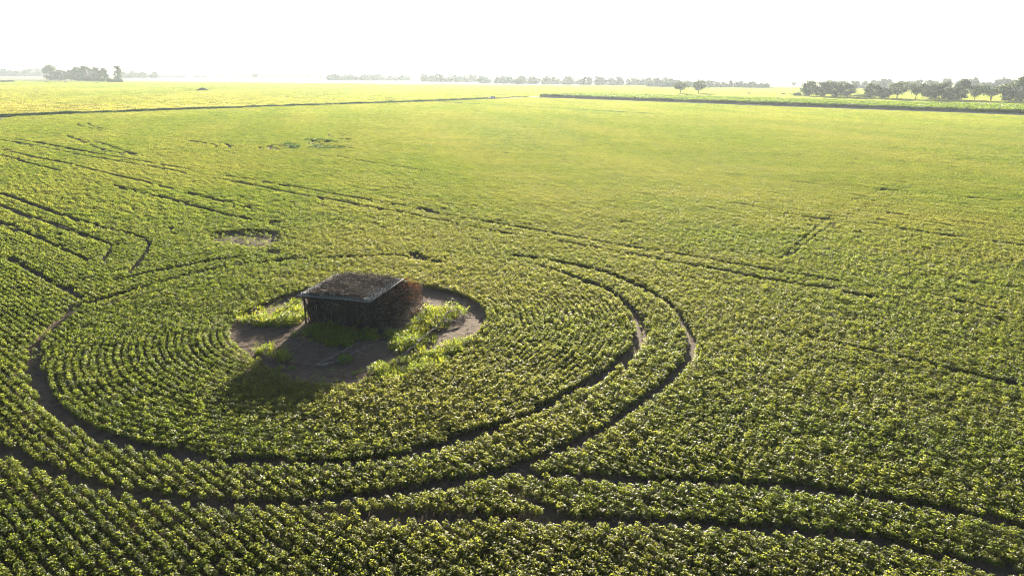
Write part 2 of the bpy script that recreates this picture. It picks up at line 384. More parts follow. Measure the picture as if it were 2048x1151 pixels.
# dirt road in front of the corn, grassy track towards the left
def strip(pts, hw):
    pts = np.asarray(pts); T = unit(np.gradient(pts, axis=0)); S = np.stack([-T[:, 1], T[:, 0]], 1)
    return np.concatenate([pts + S * hw, (pts - S * hw)[::-1]])
rc = np.array([CORN_A - cdir * 6, CORN_A + cdir * 60, CORN_A + cdir * 140, CORN_A + cdir * 260, CORN_B + cdir * 80])
rv = []; prof_r = [(-9.2, -.08), (-6.2, .5), (-5.7, .56), (-3.9, .60), (-2.1, .55), (-1.5, .45), (-.4, -.08)]      # low bank that carries the road
for q in rc:
    for off_, z_ in prof_r: rv.append((*(q + cnor * off_), z_))
npr = len(prof_r)
rq = np.array([[i * npr + j, i * npr + j + 1, (i + 1) * npr + j + 1, (i + 1) * npr + j] for i in range(len(rc) - 1) for j in range(npr - 1)])
road = link('road', mesh_np('road', np.array(rv), [rq]), M['dirt']); road['kind'] = 'structure'
sheet('path', strip(np.concatenate([ROAD, [ROAD[-1] + rdir * 12]]), 3.2), -0.004, M['verge'])
sheet('dirt_turning', [CORN_A - cdir * 2 + rdir * 8, CORN_A - cdir * 11 + rdir * 10, CORN_A - cdir * 14 - rdir * 4, CORN_A - cdir * 4 - rdir * 6], 0.006, M['dirt'])
# fields beyond the plants that can be told apart
sheet('far_field', [(-R + 5, 1050), (R - 5, 1050), (R - 5, R - 5), (-R + 5, R - 5)], 0.28, M['farland'])

# ------------------------------------------------------------------ soybean plants
HELIO = 0.45      # leaves lean towards the low sun
def soy_mesh(seed, n=24, h=0.38, rad=0.132, ll=0.068):
    r = np.random.default_rng(seed)
    ph = r.uniform(0, 2 * math.pi, n); rr = rad * np.sqrt(r.uniform(0.02, 1, n)); zz = h * (1 - 0.45 * (rr / rad) ** 2) * r.uniform(0.55, 1.05, n)
    C = []; D = []; Nn = []; ln = []
    for p, q, z in zip(ph, rr, zz):
        out = np.array([math.cos(p), math.sin(p), 0]); base = out * q + np.array([0, 0, z])
        nrm = unit(np.array([0, HELIO, 1.]) + out * r.uniform(-.1, .75) + r.normal(0, .34, 3))
        for a in (0, 1.25, -1.25):
            ca, sa = math.cos(a), math.sin(a)
            d = np.array([out[0] * ca - out[1] * sa, out[0] * sa + out[1] * ca, 0]) + r.normal(0, .12, 3)
            nn = unit(nrm + r.normal(0, .22, 3)); d = unit(d - nn * (d @ nn))
            C.append(base + d * 0.01); D.append(d); Nn.append(nn); ln.append(ll * r.uniform(.75, 1.15))
    V, Fc = leaf_quads(np.array(C), np.array(D), np.array(Nn), ln, np.array(ln) * .72, 0.13)
    mb = MB(); mb.add(V, Fc)
    for p, q, z in zip(ph, rr, zz):      # leaf stalks
        e = np.array([math.cos(p) * q, math.sin(p) * q, z]); b = np.array([e[0] * .25, e[1] * .25, z * .45])
        mb.add([b + [0, 0, .004], b - [0, 0, .004], e], [[0, 1, 2]])
    for k in range(3):
        a = r.uniform(0, 6.28); tip = np.array([math.cos(a) * rad * .5, math.sin(a) * rad * .5, h * .8])
        mb.tube([(0, 0, -0.05), tip * .5 + [0, 0, .05], tip], [.006, .005, .003], 3, False)
    me = mb.mesh('soybean_plant'); me.materials.append(M['soy']); return me
SOY = [soy_mesh(100 + k, n=20 + 2 * (k % 3)) for k in range(6)]

# points: straight rows
SP = 0.38
def straight_points(dmin, dmax, step, sp=SP, soft=12.0):
    """points along the straight rows whose (blurred) distance lies in the ring dmin..dmax"""
    out = []
    for k in range(int(-60 / sp), int(540 / sp)):
        p = k * sp
        if abs(p) > dmax + soft: continue
        hl = math.sqrt((dmax + soft) ** 2 - p * p)
        t = np.arange(-hl, hl, step)
        t = t + rng.uniform(-.3, .3, len(t)) * step
        P = t[:, None] * AX + (p + rng.normal(0, .03, len(t)))[:, None] * NX
        P = P[P[:, 1] > 8]
        if not len(P): continue
        d = np.hypot(P[:, 0], P[:, 1]) + soft * np.sin(P[:, 0] * 1.7 + P[:, 1] * 2.3) * np.cos(P[:, 1] * 1.1 - P[:, 0] * .7)
        P = P[(d >= dmin) & (d < dmax)]
        if len(P): out.append(P[in_view(P)])
    return np.concatenate(out)
def cull(P, pad, mini=0.0):
    """what grows: 1 a full plant, below 1 a stunted one, 0 nothing (tracks, clearings, other fields)"""
    n_ = len(P); keep = np.ones(n_)
    keep[(road_side(P) < 4.2 + pad) | (corn_d(P) > -9.6)] = 0
    for w, s, poly in TRACKS:
        lo = poly.min(0) - 3; hi = poly.max(0) + 3
        m = np.all((P > lo) & (P < hi), axis=1)
        if not m.any(): continue
        dd = seg_dist(P[m], poly)
        kill = dd < w * (.63 + 0.2 * wob(P[m], 2.0)) + .08 * (w < .4) + pad
        if s < 1: kill &= (wob(P[m], 7.0) > -2.2 * (s - 0.45)) & (rng.uniform(0, 1, len(dd)) < .96)
        i = np.where(m)[0][kill]; keep[i] = np.where((rng.uniform(0, 1, len(i)) < mini) & (w < 1), rng.uniform(.22, .5, len(i)), 0)
    J = P + .45 * np.stack([wob(P, .9), wob(P[:, ::-1], .9)], 1) * np.clip(np.hypot(P[:, 0], P[:, 1]) / 60, .6, 1.5)[:, None]
    for b in BARE: i = np.where(in_poly(J, b))[0]; keep[i] = np.where(rng.uniform(0, 1, len(i)) < .26, rng.uniform(.35, .95, len(i)), 0) * (keep[i] > 0)
    for b in SPARSE: keep[in_poly(P, b) & (rng.uniform(0, 1, n_) > .82)] = 0
    return keep
LOD1 = 80.0
Pn = straight_points(0, LOD1, 0.13)
rC = np.hypot(*(Pn - CEN).T)
Pn = Pn[rC > 17.45]
# rings round the blind
rings = []
for k in range(25):
    rr = 8.0 + k * SP
    n = int(2 * math.pi * rr / 0.13); t = np.arange(n) * 2 * math.pi / n + rng.uniform(-.3, .3, n) * .15 / rr
    q = rr + rng.normal(0, .028, n)
    # rings loosen on the far and right side, where the rows run into one another
    q = q + np.where(np.cos(t - 0.6) > 0, rng.normal(0, .03, n), 0)
    rings.append(np.stack([CEN[0] + q * np.cos(t), CEN[1] + q * np.sin(t)], 1))
Pr = np.concatenate(rings); Pr = Pr[in_view(Pr)]
Pn = np.concatenate([Pn, Pr])
kp = cull(Pn, 0.0, .10); Pn = Pn[kp > 0]; KS = kp[kp > 0]
Jn = Pn + .38 * np.stack([wob(Pn, .7), wob(Pn[:, ::-1], .8)], 1) + rng.normal(0, .12, Pn.shape)
ok = ~in_poly(Jn, CLEAR); Pn = Pn[ok]; KS = KS[ok]
ok = rng.uniform(0, 1, len(Pn)) > 0.04 + 0.05 * (wob(Pn, 9) > 0.6); Pn = Pn[ok]; KS = KS[ok]
n = len(Pn)
size = 1.0 + 0.10 * wob(Pn, 11.0) + 0.06 * wob(Pn[:, ::-1], 3.0) + rng.normal(0, .10, n)
# plants along the wheel tracks and at the bottom left stand a little apart
size = np.clip(size, .6, 1.4) * KS
SCL = np.stack([size * rng.uniform(.9, 1.1, n), size * rng.uniform(.9, 1.1, n), size * rng.uniform(.88, 1.15, n)], 1)
ROT = np.stack([rng.normal(0, .12, n), rng.normal(0, .12, n), rng.normal(0, .8, n)], 1)
VAR = rng.integers(0, 6, n)
TINT = np.clip(0.13 + 0.14 * wob(Pn, 16.0) + 0.10 * wob(Pn[:, ::-1], 5.0), 0, .6)
P3 = np.c_[Pn, np.full(n, -0.06)]
# the 300 plants that show largest are single things
x_, y_, z_ = proj(np.c_[Pn, np.full(n, .25)])
vis = (x_ > 8) & (x_ < 2040) & (y_ < 1142)
order = np.argsort(np.where(vis, z_, 1e9))[:300]
first = {}
for i in order:
    o = bpy.data.objects.new('soybean_plant', SOY[VAR[i]]); COL.objects.link(o)
    o.location = P3[i]; o.rotation_euler = ROT[i]; o.scale = SCL[i]
    tag(o, 'leafy green soybean plant in the front rows along the bottom edge of the picture', 'plant', 'soybean plants in the nearest rows')
    o['tint'] = float(TINT[i]); first.setdefault(int(VAR[i]), o)
rest = np.ones(n, bool); rest[order] = False
crop = gn_scatter('soybean_crop', [first[k] for k in range(6)], P3[rest], ROT[rest], SCL[rest], VAR[rest], TINT[rest])
tag(crop, 'dense green soybean crop in curved and straight rows across the near field', 'crop', kind='stuff')

# farther rows: one short length of row at a time
def row_mesh(seed, n=60, lx=1.5, rows=1, h=0.36, ll=0.10):
    r = np.random.default_rng(seed)
    off = (r.integers(0, rows, n) - (rows - 1) / 2) * SP; across = np.clip(r.normal(0, SP * .22, n), -SP * .45, SP * .45)
    C = np.stack([r.uniform(-lx / 2, lx / 2, n), off + across, h * r.uniform(.35, 1.05, n)], 1)
    C[:, 2] *= 1 - 0.35 * (across / (SP * .5)) ** 2
    ph = r.uniform(0, 6.283, n); D = np.stack([np.cos(ph), np.sin(ph), np.zeros(n)], 1)
    Nn = unit(np.array([HELIO * math.sin(TH), HELIO * math.cos(TH), 1.]) + r.normal(0, .48, (n, 3)))
    D = unit(D - Nn * np.sum(D * Nn, 1)[:, None])
    ln = ll * r.uniform(.7, 1.2, n)
    V, Fc = leaf_quads(C, D, Nn, ln, ln * .75, .13)
    me = mesh_np('crop_row', V, [Fc]); me.materials.append(M['soy_far']); return me
P1_ = straight_points(LOD1, 150, 1.4); P1_ = P1_[cull(P1_, 0.12) > 0]; r1_ = np.hypot(*(P1_ - CEN).T); P1_ = P1_[r1_ > 17.45]
P2_ = straight_points(150, 270, 1.4, SP * 2); P2_ = P2_[cull(P2_, 0.26) > 0]
P3_ = straight_points(270, 530, 1.9, SP * 4); P3_ = P3_[cull(P3_, 0.55) > 0]
Pf = np.concatenate([P1_, P2_, P3_]); n = len(Pf)
lv = np.repeat([0, 1, 2], [len(P1_), len(P2_), len(P3_)])
ROWS = [row_mesh(300 + k, 250) for k in range(5)] + [row_mesh(320 + k, 300, 1.5, 2, .36, .13) for k in range(4)] + [row_mesh(340 + k, 420, 2.0, 4, .36, .18) for k in range(4)]
row_p = []
for k, m_ in enumerate(ROWS):
    src = (P1_, P2_, P3_)[0 if k < 5 else 1 if k < 9 else 2]
    o = link('crop_row', m_, None, None); o.location = (*src[k * 7], -.05); o.rotation_euler = (0, 0, TH); row_p.append(o)
var = np.where(lv == 0, rng.integers(0, 5, n), np.where(lv == 1, rng.integers(5, 9, n), rng.integers(9, 13, n)))
sz = np.clip(1 + .10 * wob(Pf, 11) + rng.normal(0, .10, n), .65, 1.35)
TF = np.clip(0.13 + 0.14 * wob(Pf, 16.0) + 0.10 * wob(Pf[:, ::-1], 5.0), 0, .6)
crop2 = gn_scatter('far_soybean_crop', row_p, np.c_[Pf, np.full(n, -.05)], np.stack([np.zeros(n), np.zeros(n), TH + rng.normal(0, .05, n)], 1),
                   np.stack([np.ones(n) * 1.03, np.ones(n), sz], 1), var, TF)
for o in row_p: o.parent = crop2
tag(crop2, 'far part of the soybean field merging into a smooth yellow green sheet', 'crop', kind='stuff')

# other fields beyond the road and the corn
def patch_mesh(seed, n=480, s=4.4, h=0.5, ll=0.42, mat='soy_far'):
    r = np.random.default_rng(seed)
    C = np.stack([r.uniform(-s / 2, s / 2, n), r.uniform(-s / 2, s / 2, n), h * r.uniform(.45, 1.05, n)], 1)
    ph = r.uniform(0, 6.283, n); D = np.stack([np.cos(ph), np.sin(ph), np.zeros(n)], 1)
    Nn = unit(np.array([0, HELIO, 1.]) + r.normal(0, .45, (n, 3))); D = unit(D - Nn * np.sum(D * Nn, 1)[:, None])
    ln = ll * r.uniform(.7, 1.2, n)
    V, Fc = leaf_quads(C, D, Nn, ln, ln * .7, .12)
    me = mesh_np('crop_patch', V, [Fc]); me.materials.append(M[mat]); return me
st = 4.0
ga, gb = np.meshgrid(np.arange(-1500, 1500, st), np.arange(0, 1500, st))
Pq = np.stack([ga.ravel(), gb.ravel()], 1) + rng.uniform(-.6, .6, (ga.size, 2))
Pq = Pq[:, :1] * AX + Pq[:, 1:] * NX
Pq = Pq[(Pq[:, 1] > 180) & (Pq[:, 1] < 1052)]; Pq = Pq[in_view(Pq, .04)]
rs = road_side(Pq); cd = corn_d(Pq); ca = (Pq - CORN_A) @ cdir
corn_zone = (cd > -2) & (cd < 72) & (ca > -2)
Pq = Pq[((rs < -5.5) | (cd > 0)) & ~corn_zone]
n = len(Pq)
PAT = [patch_mesh(500 + k) for k in range(3)]
cb = Pq @ NX
tq = 0.22 + 0.2 * wob(np.stack([Pq @ AX * .25, cb], 1), 28.0)
tq = tq + np.where((road_side(Pq) > -110) & (Pq[:, 1] < 330), .30, 0) - np.where(Pq[:, 1] > 640, .18, 0)
fields = None
crop3 = link('grain_field', None)
pat_p = []
for k in range(3):
    o = link('crop_patch', PAT[k], None, crop3); o.location = (*Pq[k * 11], -.05); pat_p.append(o)
bpy.data.objects.remove(crop3)
crop3 = gn_scatter('far_crop', pat_p, np.c_[Pq, np.full(n, -.05)], np.stack([np.zeros(n), np.zeros(n), rng.normal(0, .6, n)], 1),
                   np.stack([np.full(n, 1.), np.full(n, 1.), np.clip(1 + rng.normal(0, .15, n) + .2 * wob(Pq, 40), .4, 1.6)], 1), rng.integers(0, 3, n), np.clip(tq, 0, .9))
for o in pat_p: o.parent = crop3
tag(crop3, 'pale low crop of the wide fields beyond the farm track', 'crop', kind='stuff')

# corn: a taller stand with a dark front
def corn_mesh(seed, n=26, s=2.3, h=2.0):
    r = np.random.default_rng(seed); V = []; Fa = []; off = 0
    for k in range(n):
        x, y = r.uniform(-s / 2, s / 2, 2); hh = h * r.uniform(.85, 1.1)
        for j in range(7):
            z = hh * (.22 + .72 * j / 6); a = r.uniform(0, 6.283); l = r.uniform(.5, .85)
            d = np.array([math.cos(a), math.sin(a), 0]); sd = np.array([-d[1], d[0], 0]) * .06
            p0 = np.array([x, y, z]); p1 = p0 + d * l * .45 + [0, 0, .25]; p2 = p0 + d * l + [0, 0, r.uniform(-.15, .12)]
            V += [p0 - sd * .6, p0 + sd * .6, p1 - sd, p1 + sd, p2]
            Fa += [[off, off + 1, off + 3], [off, off + 3, off + 2], [off + 2, off + 3, off + 4]]; off += 5
        V += [[x - .02, y, -.05], [x + .02, y, -.05], [x, y, hh]]; Fa += [[off, off + 1, off + 2]]; off += 3
    m_ = 70; C = np.stack([r.uniform(-s / 2, s / 2, m_), r.uniform(-s / 2, s / 2, m_), h * r.uniform(.82, 1.08, m_)], 1)
    ph = r.uniform(0, 6.283, m_); D = np.stack([np.cos(ph), np.sin(ph), np.zeros(m_)], 1); Nn = unit(np.array([0, HELIO * 1.3, 1.]) + r.normal(0, .4, (m_, 3))); D = unit(D - Nn * np.sum(D * Nn, 1)[:, None])
    ln = .55 * r.uniform(.7, 1.2, m_); V2, F2 = leaf_quads(C, D, Nn, ln, ln * .5, .12)
    V = np.concatenate([np.array(V), V2]); Fa = np.concatenate([np.array(Fa), F2 + off])
    me = mesh_np('corn_clump', np.array(V), [np.array(Fa)]); me.materials.append(M['corn']); return me
cu, cv = np.meshgrid(np.arange(0, 520, 2.0), np.arange(1.0, 70, 2.0))
Pc = np.stack([cu.ravel(), cv.ravel()], 1) + rng.uniform(-.4, .4, (cu.size, 2)); Pc[:, 1] = np.maximum(Pc[:, 1], .8 + .25 * np.sin(Pc[:, 0] * .7))
Pc = CORN_A + Pc[:, :1] * cdir + Pc[:, 1:] * cnor
Pc = Pc[in_view(Pc, .05, 1.0)]
n = len(Pc)
CM = [corn_mesh(700 + k) for k in range(3)]
cn_p = [link('corn_clump', m) for m in CM]
for k, o in enumerate(cn_p): o.location = (*Pc[k * 9], -.06)
corn = gn_scatter('corn_field', cn_p, np.c_[Pc, np.full(n, -.06)], np.stack([np.zeros(n), np.zeros(n), rng.normal(0, .5, n)], 1),
                  np.stack([np.ones(n), np.ones(n), np.clip(1 + rng.normal(0, .07, n) + .08 * wob(Pc, 9), .7, 1.3)], 1), rng.integers(0, 3, n), np.full(n, .2))
for o in cn_p: o.parent = corn
tag(corn, 'tall corn stand with a dark shaded front along the pale dirt road', 'crop', kind='stuff')

# ------------------------------------------------------------------ weeds and grass
def tuft_mesh(name, seed, n=26, h=.42, spread=.16, w=.018, mat='weed'):
    r = np.random.default_rng(seed); V = []; Fa = []; off = 0
    for k in range(n):
        a = r.uniform(0, 6.283); q = spread * math.sqrt(r.uniform(0, 1)); b = np.array([q * math.cos(a), q * math.sin(a), -.03])
        a2 = a + r.normal(0, .6); d = np.array([math.cos(a2), math.sin(a2), 0]); l = h * r.uniform(.6, 1.1); lean = r.uniform(.15, .75)
        s_ = np.array([-d[1], d[0], 0]) * w
        m_ = b + d * l * lean * .35 + [0, 0, l * .65]; t = b + d * l * lean + [0, 0, l * (1 - lean * .35)]
        V += [b - s_ * .6, b + s_ * .6, m_ - s_, m_ + s_, t]; Fa += [[off, off + 1, off + 3], [off, off + 3, off + 2], [off + 2, off + 3, off + 4]]; off += 5
    me = mesh_np(name, np.array(V), [np.array(Fa)]); me.materials.append(M[mat]); return me
def leafy_mesh(name, seed, n=60, rad=.35, h=.5, ll=.10, mat='weed', asp=.5):
    r = np.random.default_rng(seed)
    ph = r.uniform(0, 6.283, n); q = rad * np.sqrt(r.uniform(0, 1, n)); z = h * np.sqrt(np.clip(1 - (q / rad) ** 2 * .8, .05, 1)) * r.uniform(.35, 1.05, n)
    C = np.stack([q * np.cos(ph), q * np.sin(ph), z], 1); D = np.stack([np.cos(ph), np.sin(ph), r.uniform(-.3, .6, n)], 1) + r.normal(0, .5, (n, 3))
    Nn = unit(np.array([0, HELIO, 1.]) + r.normal(0, .5, (n, 3))); D = unit(D - Nn * np.sum(D * Nn, 1)[:, None])
    ln = ll * r.uniform(.7, 1.3, n); V, Fc = leaf_quads(C, D, Nn, ln, ln * asp, .1)
    me = mesh_np(name, V, [Fc]); me.materials.append(M[mat]); return me
def fill(polys, dens, z=0, dj=1.0):
    out = []
    for pl, d in zip(polys, dens):
        p = gl(pl, z); lo, hi = p.min(0) - .5, p.max(0) + .5; n_ = int((hi - lo).prod() * d)
        q = rng.uniform(lo, hi, (n_, 2)); jq = q + .3 * np.stack([wob(q, .5), wob(q[:, ::-1], .45)], 1) * (dj if np.isscalar(dj) else 1) + rng.normal(0, .22, q.shape) * dj; out.append(q[in_poly(jq, p)])
    return np.concatenate(out)
HUT_POLY = np.array([[-13.1, 41.2], [-8.4, 40.0], [-6.6, 40.4], [-5.9, 42.4], [-7.0, 45.4], [-12.2, 46.3]])
WEED = [[(482,628),(520,634),(560,622),(600,614),(607,640),(575,652),(525,652),(492,646)], [(780,682),(800,657),(830,642),(852,626),(885,618),(895,640),(872,662),(852,690),(812,702),(782,697)],
        [(728,748),(760,737),(800,716),(850,702),(890,690),(935,680),(930,700),(892,716),(902,735),(850,748),(800,757),(760,757)], [(498,697),(545,690),(535,714),(508,712)],
        [(600,664),(640,652),(760,657),(782,676),(740,682),(690,692),(640,686),(610,672)], [(862,622),(912,612),(925,628),(890,636)], [(545,705),(580,700),(590,745),(560,745)],
        [(480,610),(600,592),(606,612),(520,625)], [(690,740),(740,735),(760,765),(660,770),(600,760)], [(870,700),(940,690),(940,715),(890,730)]]
DENS = [32, 34, 36, 16, 22, 16, 9, 6, 4, 7]
Pw = fill(WEED, DENS); Pw = Pw[~in_poly(Pw, HUT_POLY)]
n = len(Pw)
wp = [tuft_mesh('grass_tuft', 900), tuft_mesh('grass_tuft', 901, 20, .55, .2), leafy_mesh('weed_plant', 902), leafy_mesh('weed_plant', 903, 50, .28, .4, .09)]
wpo = [link('grass_tuft' if k < 2 else 'weed_plant', m) for k, m in enumerate(wp)]
wsz = np.clip(.72 + .38 * wob(Pw, .9) + rng.normal(0, .2, n), .25, 1.5)
weeds = gn_scatter('weeds', wpo, np.c_[Pw, np.full(n, -.06)], np.stack([rng.normal(0, .1, n), rng.normal(0, .1, n), rng.normal(0, 1., n)], 1), np.stack([wsz] * 3, 1), rng.choice(4, n, p=[.33, .3, .22, .15]), np.zeros(n))
for k, o in enumerate(wpo): o.location = (*Pw[k], -.06); o.parent = weeds
tag(weeds, 'bright yellow green grass and weeds growing on bare soil around the brush blind', 'weeds', kind='stuff')
# dark weeds by the shaded hollow and single spots in the field
Pd = fill([[(566,289),(580,287),(600,291),(597,298),(575,297)], [(612,297),(640,292),(690,296),(686,299),(640,300)], [(838,366),(852,364),(858,368),(846,371)], [(824,412),(838,410),(842,415),(828,416)], [(604,284),(612,281),(640,280.5),(668,283.5),(676,287),(668,285),(640,282),(615,282.5)]], [4, 4, 4, 5, 9])  # last outline is the far rim, added to cast shadow into the hollow
n = len(Pd); dp = [leafy_mesh('dark_weed', 920, 60, .4, .75, .2, 'darkweed'), tuft_mesh('dark_weed', 921, 30, .9, .3, .03, 'darkweed')]
dpo = [link('dark_weed', m) for m in dp]
dark = gn_scatter('rank_weeds', dpo, np.c_[Pd, np.full(n, -.06)], np.stack([np.zeros(n), np.zeros(n), rng.uniform(0, 6.283, n)], 1), np.stack([np.where(Pd[:, 1] < 125, .45, .75) * rng.uniform(.7, 1.1, n)] * 3, 1), rng.integers(0, 2, n), np.zeros(n))
for k, o in enumerate(dpo): o.location = (*Pd[k], -.06); o.parent = dark
tag(dark, 'dark blue green weeds around the shaded hollow in the middle distance, far rim ones added for shadow', 'weeds', kind='stuff')
# grass along the farm track, coloured dark for the shaded crop edge
t = rng.uniform(0, 1, 5200); sd = rng.choice([-1, 1], 5200, p=[.86, .14])
seg = np.concatenate([[0], np.cumsum(np.hypot(*np.diff(ROAD, axis=0).T))]); tt = t * seg[-1] * .86
Pv = np.stack([np.interp(tt, seg, ROAD[:, 0]), np.interp(tt, seg, ROAD[:, 1])], 1) + rnor * np.where(sd < 0, -4.6 + rng.normal(0, .45, 5200), .3 + rng.normal(0, .4, 5200))[:, None]
dl = gl([(872,203),(930,207.5),(1024,212),(1140,219),(1300,228)], 0); sg = np.concatenate([[0], np.cumsum(np.hypot(*np.diff(dl, axis=0).T))]); t2 = rng.uniform(0, 1, 900) ** .9 * sg[-1]
Pv = np.concatenate([Pv, np.stack([np.interp(t2, sg, dl[:, 0]), np.interp(t2, sg, dl[:, 1])], 1) + rng.normal(0, .4, (900, 2))])  # more dark tufts, added to draw the dark line of the field gap
Pv = Pv[in_view(Pv)]; n = len(Pv); vo = link('shade_verge_tuft', tuft_mesh('shade_verge_tuft', 940, 60, 1.0, .6, .05, 'darkweed'))
hs = np.where(road_side(Pv) < -2, np.clip(.85 + .3 * wob(Pv, 6), .4, 1.3), .5)
verge = gn_scatter('shade_verge_grass', [vo], np.c_[Pv, np.full(n, -.05)], np.stack([np.zeros(n), np.zeros(n), rng.uniform(0, 6.283, n)], 1), np.stack([np.full(n, 1.1), np.full(n, 1.1), hs], 1), np.zeros(n), np.zeros(n))
vo.location = (*Pv[0], -.05); vo.parent = verge
tag(verge, 'rough grass along the farm track and a field gap, darkened as shade', 'grass', kind='stuff')
hol = gl([(606,284),(625,281),(668,285),(674,290),(640,293),(622,293)], 0); hc = hol.mean(0)
hv = [(hc[0], hc[1], -.055)]; hn = len(hol)
sheet('shaded_hollow', [hc + (p - hc) * 1.05 for p in hol], -0.055 + 0.06, M['mud_shade'])  # flat sheet with the crop rim's shade put into its colour

# ------------------------------------------------------------------ brush blind
A_, B_ = np.array([-13.0, 41.4]), np.array([-8.62, 40.3])
ex = unit(B_ - A_); ey = np.array([-ex[1], ex[0]]); HA = math.atan2(ex[1], ex[0])
WX, WY, HZ = 4.5, 4.85, 1.78
hut = thing('brush_blind', 'flat roofed hunting blind covered in dead brush in the cleared ring', 'blind', (A_[0], A_[1], -.07), HA)
hut_r = np.random.default_rng(11)
for (px_, py_) in [(0.05, 0.05), (WX - .1, .05), (0.05, WY - .1), (WX - .1, WY - .1), (WX * .5, .12), (WX * .5, WY - .1), (0.05, WY * .5)]:
    mb = MB(); mb.tube([(px_, py_, -.2), (px_ + hut_r.normal(0, .015), py_ + hut_r.normal(0, .015), .9), (px_, py_, HZ)], [.062, .058, .055], 8); mb.build('post', M['post'], hut)
for y0 in np.linspace(.1, WY - .1, 5):
    mb = MB(); mb.tube([(-.15, y0, HZ + .03), (WX * .5, y0, HZ + .01), (WX + .1, y0, HZ + .03)], .04, 6); mb.build('rafter', M['post'], hut)
# deck of thin boards added below the brush to block light
for k in range(12):
    y0 = .05 + k * WY / 12; mb = MB(); mb.box((WX / 2, y0 + WY / 24, HZ + .085 + hut_r.uniform(-.008, .008)), (WX - .06, WY / 12 - .025, .022)); mb.build('added_deck_board', M['board'], hut)
def crumple(x0, x1, y0, y1, z, amp, seed, nx=22, ny=7, fray=.06, drop=None):
    r = np.random.default_rng(seed); U, W = np.meshgrid(np.linspace(0, 1, nx), np.linspace(0, 1, ny)); ph = r.uniform(0, 6.28, 8)
    X = x0 + (x1 - x0) * U; Y = y0 + (y1 - y0) * W
    Z = z + amp * (.6 * np.sin(X * 1.7 + Y * .9 + ph[0]) + .4 * np.sin(Y * 2.3 - X + ph[1])) + r.normal(0, amp * .3, X.shape)
    if drop is not None: Z = Z + drop(U, W)
    edge = (W == 1) | (W == 0); X = X + r.normal(0, fray * .4, X.shape) * (U > 0) ; Y = Y + edge * r.normal(0, fray, X.shape)
    i = np.arange(nx * ny).reshape(ny, nx); q = np.stack([i[:-1, :-1].ravel(), i[:-1, 1:].ravel(), i[1:, 1:].ravel(), i[1:, :-1].ravel()], 1)
    Vt = np.stack([X.ravel(), Y.ravel(), Z.ravel()], 1); mb = MB(); mb.add(Vt, f4=q); mb.add(Vt - [0, 0, .012], f4=q[:, ::-1]); return mb
crumple(-.2, WX + .05, -.14, .24, HZ + .16, .03, 1, 44, 5, .09).build('roof_tarp', M['tarp'], hut)
crumple(-.18, .72, .1, WY, HZ + .16, .04, 2, 10, 40, .1).build('roof_tarp', M['tarp'], hut)
crumple(WX - .46, WX + .14, -.05, WY + .05, HZ + .21, .04, 3, 9, 44, .1, drop=lambda U, W: -.10 * U ** 2).build('roof_tarp', M['tarp'], hut)
crumple(.55, 2.3, .12, .75, HZ + .15, .03, 4, 22, 8, .12).build('roof_tarp', M['tarp'], hut)
mb = MB(); mb.tube([(-.28, -.17, HZ + .13), (1.3, -.19, HZ + .10), (3., -.18, HZ + .12), (WX + .12, -.17, HZ + .09)], [.03, .035, .033, .03], 7); mb.build('edge_pole', M['board'], hut)
mb = MB(); mb.tube([(WX + .12, -.2, HZ + .10), (WX + .17, 2., HZ + .10), (WX + .14, WY + .1, HZ + .13)], [.035, .03, .03], 7); mb.build('edge_pole', M['board'], hut)
mb = MB(); mb.tube([(-.22, -.2, HZ + .12), (-.24, 2.2, HZ + .10), (-.18, WY + .1, HZ + .12)], [.035, .03, .03], 7); mb.build('edge_pole', M['board'], hut)
mb = MB(); mb.tube([(-.1, .0, HZ - .05), (-.55, -.25, HZ - .42), (-.95, -.5, HZ - .75)], [.028, .026, .022], 6); mb.build('prop_pole', M['post'], hut)
def twigs(n, pos, dirf, ln, w, seed, bend=.25, forks=0):
    """bundle of thin bent twigs, each a three-sided sliver"""
    r = np.random.default_rng(seed); mb = MB(); Vs = []; Fs = []; off = 0
    for k in range(n):
        p = pos(r); d = unit(dirf(r)); l = ln * r.uniform(.35, 1.15); s_ = unit(np.cross(d, r.normal(0, 1, 3))); u_ = np.cross(d, s_); ww = w * r.uniform(.5, 1.4)
        m_ = p + d * l * .5 + s_ * l * bend * r.normal(0, .5); e = p + d * l + s_ * l * bend * r.normal(0, .5)
        for cc, q in ((p, 1.), (m_, .8), (e, .35)):
            for a in (0, 2.094, 4.189): Vs.append(cc + (s_ * math.cos(a) + u_ * math.sin(a)) * ww * q * .5)
        for i in (0, 3):
            for j in range(3): Fs.append([off + i + j, off + i + (j + 1) % 3, off + i + 3 + (j + 1) % 3, off + i + 3 + j])
        off += 9
    mb.add(Vs, f4=Fs); return mb
def stuffpart(mb, name, mat, label=None):
    o = mb.build(name, mat, hut); o['kind'] = 'stuff'
    if label: o['label'] = label
    return o
nrm = lambda r, s: r.normal(0, s, 3)
